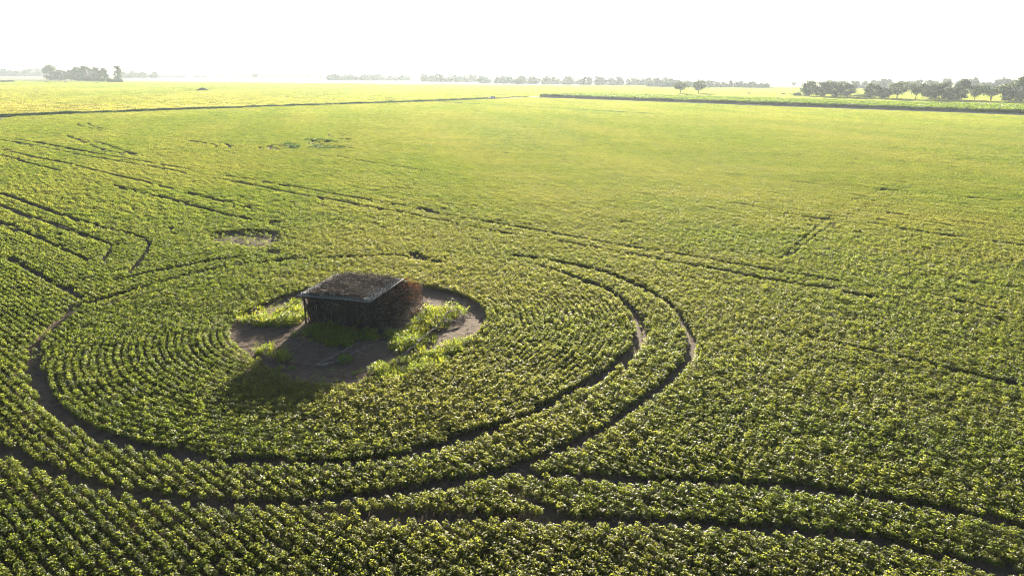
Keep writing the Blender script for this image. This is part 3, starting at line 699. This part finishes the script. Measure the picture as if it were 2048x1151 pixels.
# roof litter: dark mat, pale twigs over it, a few rusty leaves
def roof_pos(r):
    x, y = np.clip(.1 + abs(r.normal(0, .2)) + r.uniform(0, WX - .4), 0, WX - .15), r.uniform(0, WY + .15)
    return np.array([x, y, HZ + .15 + .2 * max(0, math.sin(math.pi * x / WX) * math.sin(math.pi * min(1, y / WY))) * r.uniform(0, 1) + abs(r.normal(0, .05))])
stuffpart(twigs(1300, roof_pos, lambda r: np.array([r.normal(), r.normal(), r.normal(0, .3)]), .6, .024, 23), 'roof_brush', M['twig'])
stuffpart(twigs(260, roof_pos, lambda r: np.array([r.normal(), r.normal(), r.normal(0.1, .35)]), .55, .02, 24), 'roof_brush', M['twig_pale'])
stuffpart(twigs(2300, lambda r: np.array([np.clip(.35 + abs(r.normal(0, 1)) * .2 + r.uniform(0, WX - .9), .1, WX - .3), r.uniform(.1, WY + .1), HZ + .15 + abs(r.normal(0, .06)) + .07 * math.sin(r.uniform(0, 3.1))]), lambda r: np.array([r.normal(), r.normal(), r.normal(0, .12)]), .55, .02, 21), 'roof_brush', M['twig'])
stuffpart(twigs(620, lambda r: np.array([r.uniform(.4, WX - .3), r.uniform(.3, WY), HZ + .22 + abs(r.normal(0, .06))]), lambda r: np.array([r.normal(), r.normal(), r.normal(0, .22)]), .8, .026, 22), 'roof_brush', M['twig_pale'], 'pale bleached twigs strewn over the roof')
def litter(n, pos, size, seed, mat, name, label=None):
    r = np.random.default_rng(seed); C = np.array([pos(r) for _ in range(n)]); D = unit(r.normal(0, 1, (n, 3))); Nn = unit(r.normal(0, 1, (n, 3))); ln = size * r.uniform(.5, 1.3, n)
    V, Fc = leaf_quads(C, D, Nn, ln, ln * .55, .1); mb = MB(); mb.add(V, Fc); return stuffpart(mb, name, mat, label)
litter(60, lambda r: np.array([1.7 + r.normal(0, .45), 1.6 + r.normal(0, .35), HZ + .22 + abs(r.normal(0, .05))]), .14, 31, M['dryleaf'], 'dry_leaves')
# walls: upright brush, dense and dark
def wall(name, x0, x1, y0, y1, n, seed, mat, thick=.16, zt=HZ, ln=.95):
    return stuffpart(twigs(n, lambda r: np.array([r.uniform(x0, x1) + r.normal(0, thick * .4) * (x0 == x1), r.uniform(y0, y1) + r.normal(0, thick * .5) * (y0 == y1), r.uniform(-.05, zt - .45)]), lambda r: np.array([r.normal(0, .28), r.normal(0, .2), 1.]), ln, .028, seed), name, mat)
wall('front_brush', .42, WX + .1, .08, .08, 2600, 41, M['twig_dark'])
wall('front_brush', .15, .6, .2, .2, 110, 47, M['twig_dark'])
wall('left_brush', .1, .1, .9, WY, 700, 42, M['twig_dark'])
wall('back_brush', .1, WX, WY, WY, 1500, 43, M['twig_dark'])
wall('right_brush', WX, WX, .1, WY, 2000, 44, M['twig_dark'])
stuffpart(twigs(160, lambda r: np.array([r.uniform(.4, WX), -.02 + r.normal(0, .08), r.uniform(.1, HZ - .2)]), lambda r: np.array([r.normal(0, .8), r.normal(0, .25), r.normal(0, .9)]), .6, .022, 45), 'front_brush', M['twig'])
stuffpart(twigs(420, lambda r: np.array([r.uniform(.3, WX + .1), -.03 + r.normal(0, .1), r.uniform(.1, HZ - .3)]), lambda r: np.array([r.normal(0, .5), r.normal(0, .2), r.normal(.3, .9)]), .75, .034, 46), 'front_brush', M['twig'])
stuffpart(twigs(130, lambda r: np.array([r.uniform(.3, WX + .1), -.07 + r.normal(0, .1), r.uniform(.3, HZ - .1)]), lambda r: np.array([r.normal(0, .6), r.normal(0, .25), r.normal(-.2, .8)]), .55, .026, 48), 'front_brush', M['twig_pale'])
litter(900, lambda r: np.array([r.uniform(.3, WX + .1), -.04 + r.normal(0, .1), r.uniform(.05, HZ)]), .12, 49, M['oldleaf'], 'dry_leaves')
stuffpart(twigs(90, lambda r: np.array([r.uniform(.1, WX), r.uniform(-.15, .05), HZ + .05]), lambda r: np.array([r.normal(0, .4), r.normal(-.15, .2), -1.]), .4, .014, 50), 'hanging_straw', M['twig'])
# boards that close the wall behind the brush
for k in range(9):
    x0 = .55 + k * (WX - .55) / 9; mb = MB(); mb.box((x0 + .2, .22, HZ * .48), ((WX - .55) / 9 - .03, .02, HZ * .93)); mb.build('wall_board', M['post'], hut)
for k in range(10):
    y0 = .3 + k * (WY - .4) / 10; mb = MB(); mb.box((WX - .12, y0 + .2, HZ * .48), (.02, (WY - .4) / 10 - .03, HZ * .93)); mb.build('wall_board', M['post'], hut)
# brush heaped against the right-hand wall
def heap(r):
    t_ = r.uniform(0, 1); y = .25 + t_ * (WY + .1); w_ = (1.55 * (.4 + .65 * math.sin(min(1., t_ * 1.15) * 2.4)))
    u = abs(r.normal(0, .5)); u = min(u, 1.05); zmax = (HZ + .12) * math.sqrt(max(0.02, 1 - u * u * .9)); return np.array([WX + .05 + u * w_, y, r.uniform(0, 1) ** .6 * zmax * .85])
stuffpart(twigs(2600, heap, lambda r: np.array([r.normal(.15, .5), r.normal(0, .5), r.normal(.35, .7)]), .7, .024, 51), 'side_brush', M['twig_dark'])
stuffpart(twigs(700, heap, lambda r: np.array([r.normal(.3, .6), r.normal(0, .6), r.normal(0, .6)]), .9, .018, 52), 'side_brush', M['twig_pale'])
litter(1300, lambda r: heap(r) * [1, 1, 1] + [r.uniform(0, .25), r.uniform(.3, .8), .1], .16, 53, M['dryleaf'], 'dry_leaves', 'rusty orange dead leaves on the right side')
mb = MB(); mb.tube([(1.75, -.16, HZ - .42), (1.95, -.22, HZ - .22), (2.15, -.22, HZ - .16), (2.4, -.24, HZ - .24), (2.5, -.22, HZ - .5)], [.012, .014, .015, .013, .008], 5); mb.build('bent_twig', M['twig_pale'], hut)
# loose ends that break the outline
def rim_pos(r):
    k = r.integers(0, 4); u = r.uniform(0, 1)
    return np.array([[u * WX, WY + .05, HZ + .15], [WX + .1, u * WY, HZ + .1], [-.1, u * WY, HZ + .12], [u * WX, -.1, HZ + .12]][k])
stuffpart(twigs(170, rim_pos, lambda r: np.array([r.normal(0, .8), r.normal(0, .8), r.normal(.35, .5)]), .42, .016, 56), 'roof_brush', M['twig'])
stuffpart(twigs(60, lambda r: np.array([WX + r.uniform(0, 1.2), r.uniform(1.5, WY + .3), r.uniform(.5, HZ + .1)]), lambda r: np.array([r.normal(.8, .5), r.normal(-.2, .5), r.normal(.1, .5)]), 1.1, .018, 57), 'side_brush', M['twig_pale'])

# dry stalks that stand behind the blind
for k, (px_, py_, h_) in enumerate([(792, 562, 1.5), (803, 566, 1.25), (782, 560, 1.0)]):
    b = g(px_, py_ + 22, 0); mb = MB(); r = np.random.default_rng(60 + k)
    tip = np.array([r.normal(0, .15), r.normal(0, .1), h_ + .6]); mb.tube([(0, 0, -.05), tip * .5 + [.05, 0, 0], tip], [.012, .01, .004], 5, False)
    st_ = thing('dry_stalk', ['tallest thin dry weed stalk behind the right roof corner', 'thin dry weed stalk just right of the tallest stalk behind the blind', 'short thin dry weed stalk left of the tallest stalk behind the blind'][k], 'weed', (b[0], b[1], -.06), 0, 'dry weed stalks behind the blind')
    mb.build('stem', M['twig_pale'], st_)
    m2 = twigs(26, lambda r: tip * r.uniform(.35, 1.), lambda r: np.array([r.normal(0, .7), r.normal(0, .7), .9]), .3, .008, 66 + k); m2.build('seed_head', M['twig_pale'], st_)

# ------------------------------------------------------------------ dead branches on the ground
def branch(label, pxs, rad, seed, nsub, mat='twig_pale', sub=.6, spread=.9, rise=.12):
    P = np.array([[*g(a, b)[:2], rise * h] for a, b, h in pxs]); o = P[0].copy(); o[2] = -.05
    t_ = thing('dead_branch', label, 'branch', tuple(o), 0, 'dead branches around the blind')
    Q = P - o; Q[:, 2] = P[:, 2] + .06
    tt = np.linspace(0, 1, 14); src = np.linspace(0, 1, len(Q)); r = np.random.default_rng(seed)
    S = np.stack([np.interp(tt, src, Q[:, i]) for i in range(3)], 1) + r.normal(0, .02, (14, 3)) * [1, 1, .4]
    mb = MB(); mb.tube(S, np.linspace(rad, rad * .3, 14), 7); mb.build('limb', M[mat], t_)
    for k in range(nsub):
        i = r.integers(3, 14); d = unit(S[min(i + 1, 13)] - S[i - 1]); sd = np.array([-d[1], d[0], 0]) * r.choice([-1, 1]) * spread * r.uniform(.3, 1.1)
        d2 = unit(d + sd + [0, 0, r.uniform(-.05, .35)]); l = sub * r.uniform(.5, 1.3)
        pts = [S[i], S[i] + d2 * l * .5 + r.normal(0, .03, 3), S[i] + d2 * l + r.normal(0, .06, 3)]; pts = [np.array([p[0], p[1], max(p[2], .02)]) for p in pts]
        mb = MB(); mb.tube(pts, [rad * .45, rad * .3, rad * .1], 5); mb.build('side_twig', M[mat], t_)
    return t_
branch('forked bleached branch lying on shaded soil in front of the blind', [(632, 733, .3), (668, 727, .5), (700, 712, .8), (745, 692, 1.2)], .075, 71, 7)
branch('upper prong of bleached wood beside the forked branch on shaded soil', [(634, 731, .3), (655, 723, .8), (690, 705, 1.4), (718, 692, 1.6)], .06, 72, 5)
branch('long bare branch slanting through the weeds right of the blind', [(806, 712, .6), (836, 692, 2.), (866, 668, 2.2), (886, 645, 2.6), (895, 633, 3)], .07, 73, 12, sub=.9)
branch('twiggy dead branch top at the right rim of the clearing', [(922, 647, .5), (900, 645, 1.5), (884, 650, 1.5), (870, 662, 1.)], .05, 74, 14, sub=.7)
branch('thin dead branch on brown soil left of the blind shadow', [(545, 690, .3), (575, 678, .8), (600, 668, 1.)], .028, 75, 6, 'twig', .45)
branch('short dead stick on brown soil near the left rim of the clearing', [(487, 684, .2), (520, 676, .4), (548, 674, .3)], .022, 76, 3, 'twig', .3)
branch('dark brushy branch in the shade before the weed clump', [(700, 690, .6), (735, 678, 1.2), (772, 662, 1.5)], .03, 77, 12, 'twig', .6)
Pt = fill([[(478,655),(560,655),(600,690),(560,740),(500,700)], [(850,600),(935,610),(945,690),(880,690)], [(560,700),(760,690),(760,765),(600,760)]], [14, 12, 7])
lt = MB(); r = np.random.default_rng(80)
for p in Pt:
    a = r.uniform(0, 3.14); l = r.uniform(.08, .4); d = np.array([math.cos(a), math.sin(a), r.normal(0, .08)]) * l; q = np.array([p[0], p[1], -.03])
    lt.tube([q - d * .5, q + d * .1 + [0, 0, .01], q + d * .5], [.008, .008, .003], 3, False)
tag(lt.build('ground_litter', M['twig']), 'scattered dead sticks and straw on the bare soil of the clearing', 'litter', kind='stuff')

# leafy weed bush at the right front of the blind
for k, (px_, py_, s_, lab) in enumerate([(812, 690, 1.25, 'largest leafy weed bush in sun at the front right corner of the blind'), (760, 742, .8, 'leafy weed bush at the lower edge of the clearing straight below the blind corner'),
        (838, 742, .9, 'leafy weed bush between the slanting branch and the lower crop edge'), (690, 722, .6, 'small shaded weed bush beside the forked branch'), (575, 640, .9, 'low weed bush in sun left of the blind post')]):
    b = g(px_, py_); t_ = thing('weed_bush', lab, 'bush', (b[0], b[1], -.06), k * 1.3, 'weed bushes around the blind')
    m1 = leafy_mesh('foliage', 950 + k, 340, .62 * s_, .78 * s_, .12, 'weed', .5); link('foliage', m1, None, t_)
    mb = MB(); rr_ = np.random.default_rng(960 + k)
    for j in range(6):
        a = rr_.uniform(0, 6.28); mb.tube([(0, 0, -.03), (math.cos(a) * .15, math.sin(a) * .15, .25 * s_), (math.cos(a) * .35 * s_, math.sin(a) * .35 * s_, .5 * s_)], [.012, .009, .004], 4, False)
    mb.build('stem', M['bark'], t_)

# ------------------------------------------------------------------ trees
def tree_meshes(seed, h=12., w=9., trunk=.28, clumps=46, leaves=46, leaf=.5, cz=.62, squash=.78, bare=.22, gap=0.0):
    r = np.random.default_rng(seed); mb = MB()
    top = np.array([r.normal(0, .3), r.normal(0, .3), h * .72])
    mb.tube([(0, 0, -.3), (r.normal(0, .12), r.normal(0, .12), h * .2), top * [.7, .7, .62], top], [trunk * 1.25, trunk, trunk * .7, trunk * .2], 8, False)
    C = []; Dn = []; Ns = []; ln = []
    for k in range(clumps):
        d = unit(r.normal(0, 1, 3)); q = r.uniform(.45, 1.) ** .6
        c = np.array([d[0] * w * .5 * q, d[1] * w * .5 * q, h * cz + d[2] * (h * (1 - bare) * .5) * squash * q])
        c *= 1 + r.normal(0, .05); c[2] = np.clip(c[2], h * bare, h * .97)
        s_ = w * r.uniform(.13, .22)
        st_ = np.array([0, 0, h * r.uniform(.22, .55)])
        if k % 2 == 0: mb.tube([st_, st_ * .4 + c * .6 - [0, 0, h * .03], c], [trunk * .38, trunk * .22, trunk * .06], 5, False)
        m_ = int(leaves * r.uniform(.6, 1.3)); o = unit(r.normal(0, 1, (m_, 3))) * (r.uniform(0, 1, (m_, 1)) ** .45) * s_ * np.array([1.25, 1.25, .72])
        C.append(c + o); Ns.append(unit(unit(o) * .7 + [0, 0, .5] + r.normal(0, .5, (m_, 3)))); Dn.append(r.normal(0, 1, (m_, 3))); ln.append(leaf * r.uniform(.6, 1.3, m_))
    C = np.concatenate(C); Ns = np.concatenate(Ns); Dn = np.concatenate(Dn); ln = np.concatenate(ln)
    Dn = unit(Dn - Ns * np.sum(Dn * Ns, 1)[:, None])
    V, Fc = leaf_quads(C, Dn, Ns, ln, ln * .75, .1); cr_ = mesh_np('crown', V, [Fc]); cr_.materials.append(M['tree'])
    tm = mb.mesh('trunk'); tm.materials.append(M['bark']); return tm, cr_
TP = {'round': [tree_meshes(1000 + k, 12, 11, .3, 56, 90, .72, .54, 1.05, .07) for k in range(4)],
      'full': [tree_meshes(1080 + k, 12, 10.5, .3, 66, 80, .75, .5, 1.1, .03) for k in range(3)],
      'open': [tree_meshes(1020 + k, 12, 11.5, .3, 36, 84, .65, .65, .85, .27) for k in range(2)],
      'tall': [tree_meshes(1040 + k, 12, 6.2, .26, 50, 80, .6, .56, 1., .08) for k in range(2)],
      'bush': [tree_meshes(1060 + k, 4, 6., .12, 30, 80, .5, .45, 1.1, .02) for k in range(2)]}
TDIM = {'round': (12, 11), 'full': (12, 10.5), 'open': (12, 11.5), 'tall': (12, 6.2), 'bush': (4, 6.)}
tcount = 0
def tree(kind, pxx, base, top, wpx, label, group, name='tree', cat='tree', dist=None, dz=0):
    global tcount
    p = g(pxx, base)
    if dist is not None:      # base hidden: keep the bearing, use the given distance
        f = dist / np.hypot(p[0], p[1]); p = np.array([p[0] * f, p[1] * f, 0])
    zf = float((p - np.array([0, 0, CAM_H])) @ FWD)
    hh = (base - top) * zf / F_PX if dist is None else top
    ww = wpx * zf / F_PX
    tm, cm = TP[kind][tcount % len(TP[kind])]; tcount += 1
    t_ = thing(name, label, cat, (p[0], p[1], -.06), tcount * 2.1, group)
    hd, wd = TDIM[kind]; t_.scale = (ww / wd, ww / wd, hh / hd)
    link('trunk' if kind != 'bush' else 'stems', tm, None, t_); link('crown' if kind != 'bush' else 'foliage', cm, None, t_)
    return t_
G1 = 'trees in a row behind the corn'
RT_ = [('round', 1617, 193.5, 162, 33, 'broad dark tree at the left end of the tree row behind the corn'), ('round', 1643, 194, 165, 31, 'second tree from the left end of the row behind the corn'),
 ('round', 1672, 195, 166, 32, 'third tree from the left in the row behind the corn'), ('round', 1693, 195, 168, 28, 'fourth tree from the left, last before the gap in the row'),
 ('round', 1743, 197.5, 168, 29, 'first tree right of the gap in the row behind the corn'), ('round', 1766, 198, 176, 28, 'low tree wedged between two taller ones right of the gap'),
 ('open', 1793, 198.5, 164, 36, 'leaning wide crowned tree, third right of the gap in the row'), ('open', 1831, 199.5, 164, 32, 'open crowned tree in the middle of the right tree row'),
 ('round', 1861, 200, 169, 34, 'rounded tree left of the broad pair in the right tree row'), ('round', 1885, 200, 167, 32, 'dark dense tree just left of the slim tree in the row'),
 ('bush', 1908, 201, 178, 22, 'low bushy tree at the foot of the slim tree in the row'), ('tall', 1922, 201, 161, 24, 'slim upright tree, tallest in the right part of the row'),
 ('open', 1948, 202, 170, 24, 'small open tree just right of the slim tree'), ('open', 1981, 202.5, 168, 46, 'widest open crowned tree near the right edge'),
 ('bush', 2012, 203, 180, 22, 'low bushy tree beside the big tree at the right edge'), ('round', 2040, 204, 156, 52, 'biggest dark tree at the right edge of the picture'), ('round', 2078, 205, 160, 46, 'dark tree cut off by the right edge of the picture')]
for a in RT_: tree(*a[:5], a[5], G1)
tree('open', 1361, 187.5, 162, 28, 'left one of two lone trees on the pale haze', 'pair of lone trees'); tree('open', 1396, 187.5, 162.5, 27, 'right one of two lone trees on the pale haze', 'pair of lone trees')
tree('open', 1586.5, 175, 162.5, 9.5, 'small faint tree left of the row behind the corn', None); tree('open', 511, 158.5, 148.5, 10.5, 'single tiny tree alone on the far left plain', None)
for a, b_, t_, w_, lab in [(1594, 193, 185, 15, 'bush at the left foot of the first tree in the row'), (1721, 195, 189.5, 30, 'long low bush filling the gap in the tree row'), (1567, 190, 186.5, 9, 'small bush left of the tree row, farther from the row'), (1580, 190.5, 187.5, 5, 'tiny bush between the small bush and the tree row'), (1498, 189, 185.5, 9, 'lone small bush on the field right of the two trees')]:
    tree('bush', a, b_, t_, w_, lab, 'bushes by the tree row', 'bush', 'bush')
G2 = 'trees of the left copse'
for a in [('full', 103, 160, 132, 25, 'tallest rounded tree at the left end of the copse'), ('full', 124, 160.5, 141, 23, 'lower rounded tree second from the left in the copse'), ('full', 143, 161.5, 142, 15, 'small tree in the dip of the copse outline'),
          ('full', 156, 162, 136, 20, 'tree left of the copse middle with a peaked top'), ('full', 175, 162.5, 134.5, 24, 'tall broad tree in the middle of the copse'), ('full', 195, 163, 137, 16, 'pointed tree right of the copse middle'),
          ('full', 210, 163.5, 138, 16, 'small headed tree before the gap in the copse'), ('tall', 237.5, 165, 133.5, 15, 'slender tree standing at the right end of the copse')]: tree(*a[:5], a[5], G2)
for a, b_, t_, w_, lab in [(190, 163.5, 156, 18, 'bush at the foot of the copse below the pointed tree'), (203, 164.5, 156, 15, 'bush at the copse foot, left of two pale mounds'), (219, 165, 157, 14, 'bush in the gap of the copse left of the slender tree'), (231, 165.5, 158, 14, 'bush touching the slender tree at the left'), (242, 165.5, 158, 11, 'last bush at the right end of the copse'),
                           (6, 165, 161, 13, 'low dark bush at the left edge on the plain'), (21, 164.5, 160.5, 17, 'wider low bush beside the one at the left edge'), (93, 165.5, 162.5, 4.5, 'tiny dark bush on the plain below the tallest copse tree'), (110, 166, 164, 3, 'tiniest bush on the plain below the copse'), (130, 166, 163, 5, 'tiny bush on the plain below the second copse tree'), (194, 167, 164.5, 3.5, 'tiny bush on the plain before the copse bushes'),
                           (575, 196, 193.5, 6, 'low weed bush beyond the track, left of the others'), (598, 197, 194.8, 4, 'small weed bush beyond the track, second from left'), (643, 199, 196.3, 5, 'weed bush beyond the track, third from left'), (655, 199.5, 197, 4, 'weed bush beyond the track, fourth from left'), (668, 200, 197, 5, 'weed bush beyond the track, fifth from left'), (678, 200, 197.6, 4, 'weed bush beyond the track, right one of the row'), (852, 190, 187.5, 5, 'lone weed bush on the pale field left of the white car')]:
    tree('bush', a, b_, t_, w_, lab, 'bushes on the plain', 'bush', 'bush')

# woods on the skyline that read as one mass
LOWC = [tree_meshes(1100 + k, 12, 11, .3, 34, 30, 1.7, .5, 1.05, .03)[1] for k in range(4)]
LV = []
for m_ in LOWC:
    v = np.empty(len(m_.vertices) * 3, np.float32); m_.vertices.foreach_get('co', v)
    f = np.empty(len(m_.polygons) * 3, np.int32); m_.polygons.foreach_get('vertices', f); LV.append((v.reshape(-1, 3), f.reshape(-1, 3)))
def wood(label, x0, x1, b0, b1, t0, t1, wpx, seed, gap=0.0, rows=2):
    r = np.random.default_rng(seed); Vs = []; Fs = []; off = 0
    x = x0
    while x < x1:
        k = (x - x0) / (x1 - x0); base = b0 + (b1 - b0) * k; top = t0 + (t1 - t0) * k
        if r.uniform() > gap:
            for j in range(rows):
                p = g(x + r.normal(0, wpx * .3), base - j * .5); zf = float((p - np.array([0, 0, CAM_H])) @ FWD)
                hh = (base - top) * zf / F_PX * r.uniform(.45, 1.12); ww = wpx * zf / F_PX * r.uniform(.8, 1.3)
                v, f = LV[r.integers(0, 4)]; a = r.uniform(0, 6.28); ca, sa = math.cos(a), math.sin(a)
                q = v * [ww / 11, ww / 11, hh / 12]; q = np.stack([q[:, 0] * ca - q[:, 1] * sa, q[:, 0] * sa + q[:, 1] * ca, q[:, 2] - .5], 1) + [p[0], p[1], 0]
                Vs.append(q); Fs.append(f + off); off += len(q)
        x += wpx * r.uniform(.45, .9)
    me = mesh_np('distant_wood', np.concatenate(Vs), [np.concatenate(Fs)])
    o = link('distant_wood', me, M['tree']); tag(o, label, 'wood', kind='stuff'); return o
wood('grey wood on the skyline at the left edge', -40, 94, 152.5, 153, 138.5, 139, 12, 1)
wood('low wood on the skyline just right of the left copse', 242, 308, 156, 156.5, 141, 145, 11, 2)
wood('very low pale hedge line on the skyline right of the left copse', 305, 420, 154.5, 156, 150.5, 151, 8, 3, .25, 1)
wood('faintest long wood behind the single tiny tree', 415, 665, 153.5, 157, 147, 150, 9, 4, .05)
wood('hazy wood left of the skyline middle', 662, 815, 161, 162, 147.5, 149.5, 10, 5, .08)
wood('hazy wood in the skyline middle', 842, 950, 163.5, 165, 149, 150, 10, 6, .12)
wood('long hazy wood right of the skyline middle', 962, 1345, 167, 172, 152, 156, 11, 7, .1)
wood('hazy wood behind the two lone trees', 1300, 1530, 174, 176.5, 158, 163, 11, 8, .08)
wood('blue grey wood behind the tree row on the right', 1655, 2110, 177, 182, 162, 157, 15, 9, .04)

# ------------------------------------------------------------------ grassy mound on the left plain
mp = g(405, 182); mb = MB(); r = np.random.default_rng(90)
nu, nv = 28, 12; V = []
for j in range(nv):
    for i in range(nu):
        a = i / nu * 6.283; q = j / (nv - 1); hgt = 2.2 * (math.cos(q * math.pi) * .5 + .5) ** .8
        V.append((7.2 * q * math.cos(a), 5. * q * math.sin(a), hgt * (1 + .1 * math.sin(3 * a + 1) * q) + r.normal(0, .05) - .1 * (j == nv - 1)))
mb.add(V, f4=[[j * nu + i, j * nu + (i + 1) % nu, (j + 1) * nu + (i + 1) % nu, (j + 1) * nu + i] for j in range(nv - 1) for i in range(nu)])
mo = thing('earth_mound', 'low dark rounded mound on the pale plain left of the middle', 'mound', (mp[0], mp[1], -.06))
mb.build('bank', M['verge'], mo)
V = np.array(V); sel = r.integers(0, len(V), 500); C = V[sel] + r.normal(0, .2, (500, 3)) * [1, 1, .2]
Vg, Fg = leaf_quads(C, unit(np.array([0, 0, 1.]) + r.normal(0, .4, (500, 3))), unit(r.normal(0, 1, (500, 3))), r.uniform(.3, .7, 500), np.full(500, .12)); m2 = MB(); m2.add(Vg, Fg); go_ = m2.build('grass', M['darkweed'], mo); go_['kind'] = 'stuff'

# ------------------------------------------------------------------ white car on the track
cpos = g(984, 198.2)
car = thing('car', 'white car parked on the farm track in the far middle', 'car', (cpos[0], cpos[1], 0.0), math.radians(187))
mb = MB()
prof = [(-2.2, .42), (-2.28, .75), (-2.2, 1.02), (-1.9, 1.08), (1.0, 1.08), (1.25, 1.06), (2.05, .95), (2.25, .82), (2.3, .5), (2.2, .38), (1.75, .36), (1.62, .62), (1.4, .74), (1.15, .62), (1.02, .36), (-1.0, .36), (-1.12, .62), (-1.35, .74), (-1.6, .62), (-1.72, .36)]
mb.prism(prof, -.9, .9); mb.build('body', M['paint'], car)
mb = MB(); cab = [(-2.12, 1.085, .86), (1.12, 1.085, .86), (.45, 1.66, .70), (-1.78, 1.70, .70)]
Vc = [(x, -y, z) for x, z, y in cab] + [(x, y, z) for x, z, y in cab]
mb.add(Vc, f4=[[0, 1, 2, 3], [7, 6, 5, 4], [0, 4, 5, 1], [1, 5, 6, 2], [2, 6, 7, 3], [3, 7, 4, 0]]); mb.build('cabin', M['paint'], car)
def pane(q, out_):
    q = np.array(q, float); c_ = q.mean(0); q = c_ + (q - c_) * .84; mb = MB(); o_ = np.array(out_, float)
    mb.add(np.concatenate([q + o_ * .012, q - o_ * .012]), f4=[[0, 1, 2, 3], [7, 6, 5, 4], [0, 4, 5, 1], [1, 5, 6, 2], [2, 6, 7, 3], [3, 7, 4, 0]]); mb.build('window', M['glass'], car)
for s_ in (-1, 1):
    pane([(-2.05, s_ * .855, 1.12), (-.62, s_ * .855, 1.12), (-.62, s_ * .715, 1.64), (-1.76, s_ * .712, 1.66)], (0, s_, .25))
    pane([(-.5, s_ * .855, 1.12), (1.02, s_ * .855, 1.12), (.44, s_ * .71, 1.63), (-.5, s_ * .715, 1.64)], (0, s_, .25))
pane([(1.1, -.82, 1.1), (1.1, .82, 1.1), (.47, .68, 1.645), (.47, -.68, 1.645)], (.65, 0, .75)); pane([(-2.11, .82, 1.1), (-2.11, -.82, 1.1), (-1.79, -.68, 1.69), (-1.79, .68, 1.69)], (-.87, 0, .48))
mb = MB(); mb.box((-.68, 0, 1.70), (2.3, 1.42, .05)); mb.build('roof', M['paint'], car)
for s_ in (-1, 1):
    for x0, x1 in ((-2.1, -1.78), (-.55, -.5), (1.1, .44)):
        mb = MB(); mb.tube([(x0, s_ * .875, 1.09), (x1, s_ * .715, 1.69)], .05, 6); mb.build('pillar', M['paint'], car)
    for x in (-1.36, 1.39):
        wv = thing('wheel', None, None, (x, s_ * .80, .36)); wv.parent = car
        mb = MB(); mb.tube([(0, -.11, 0), (0, .11, 0)], [.35, .35], 18); mb.build('tyre', M['rubber'], wv)
        mb = MB(); mb.tube([(0, -.118, 0), (0, .118, 0)], [.2, .2], 14); mb.build('rim', M['rim'], wv)
    mb = MB(); mb.box((2.22, s_ * .66, .78), (.12, .36, .14)); mb.build('headlight', M['lamp'], car)
    mb = MB(); mb.box((-2.25, s_ * .72, .9), (.08, .22, .26)); mb.build('tail_light', M['redlamp'], car)
    mb = MB(); mb.box((1.0, s_ * .98, 1.12), (.12, .2, .14)); mb.build('mirror', M['paint'], car)

# ------------------------------------------------------------------ haze
mb = MB(); mb.box((0, R / 2 - 150, 16.0), (2 * R + 40, R + 340, 34.4)); 
hz, nt, out = new_mat('haze_air')
pv = N(nt, 'ShaderNodeVolumePrincipled'); pv.inputs['Color'].default_value = (0.74, 0.87, 1.0, 1); pv.inputs['Density'].default_value = 0.000115; pv.inputs['Anisotropy'].default_value = 0.36
L(nt, pv.outputs[0], out.inputs['Volume'])
haze = mb.build('haze', hz); tag(haze, 'pale morning haze over the whole plain', 'haze', kind='stuff')
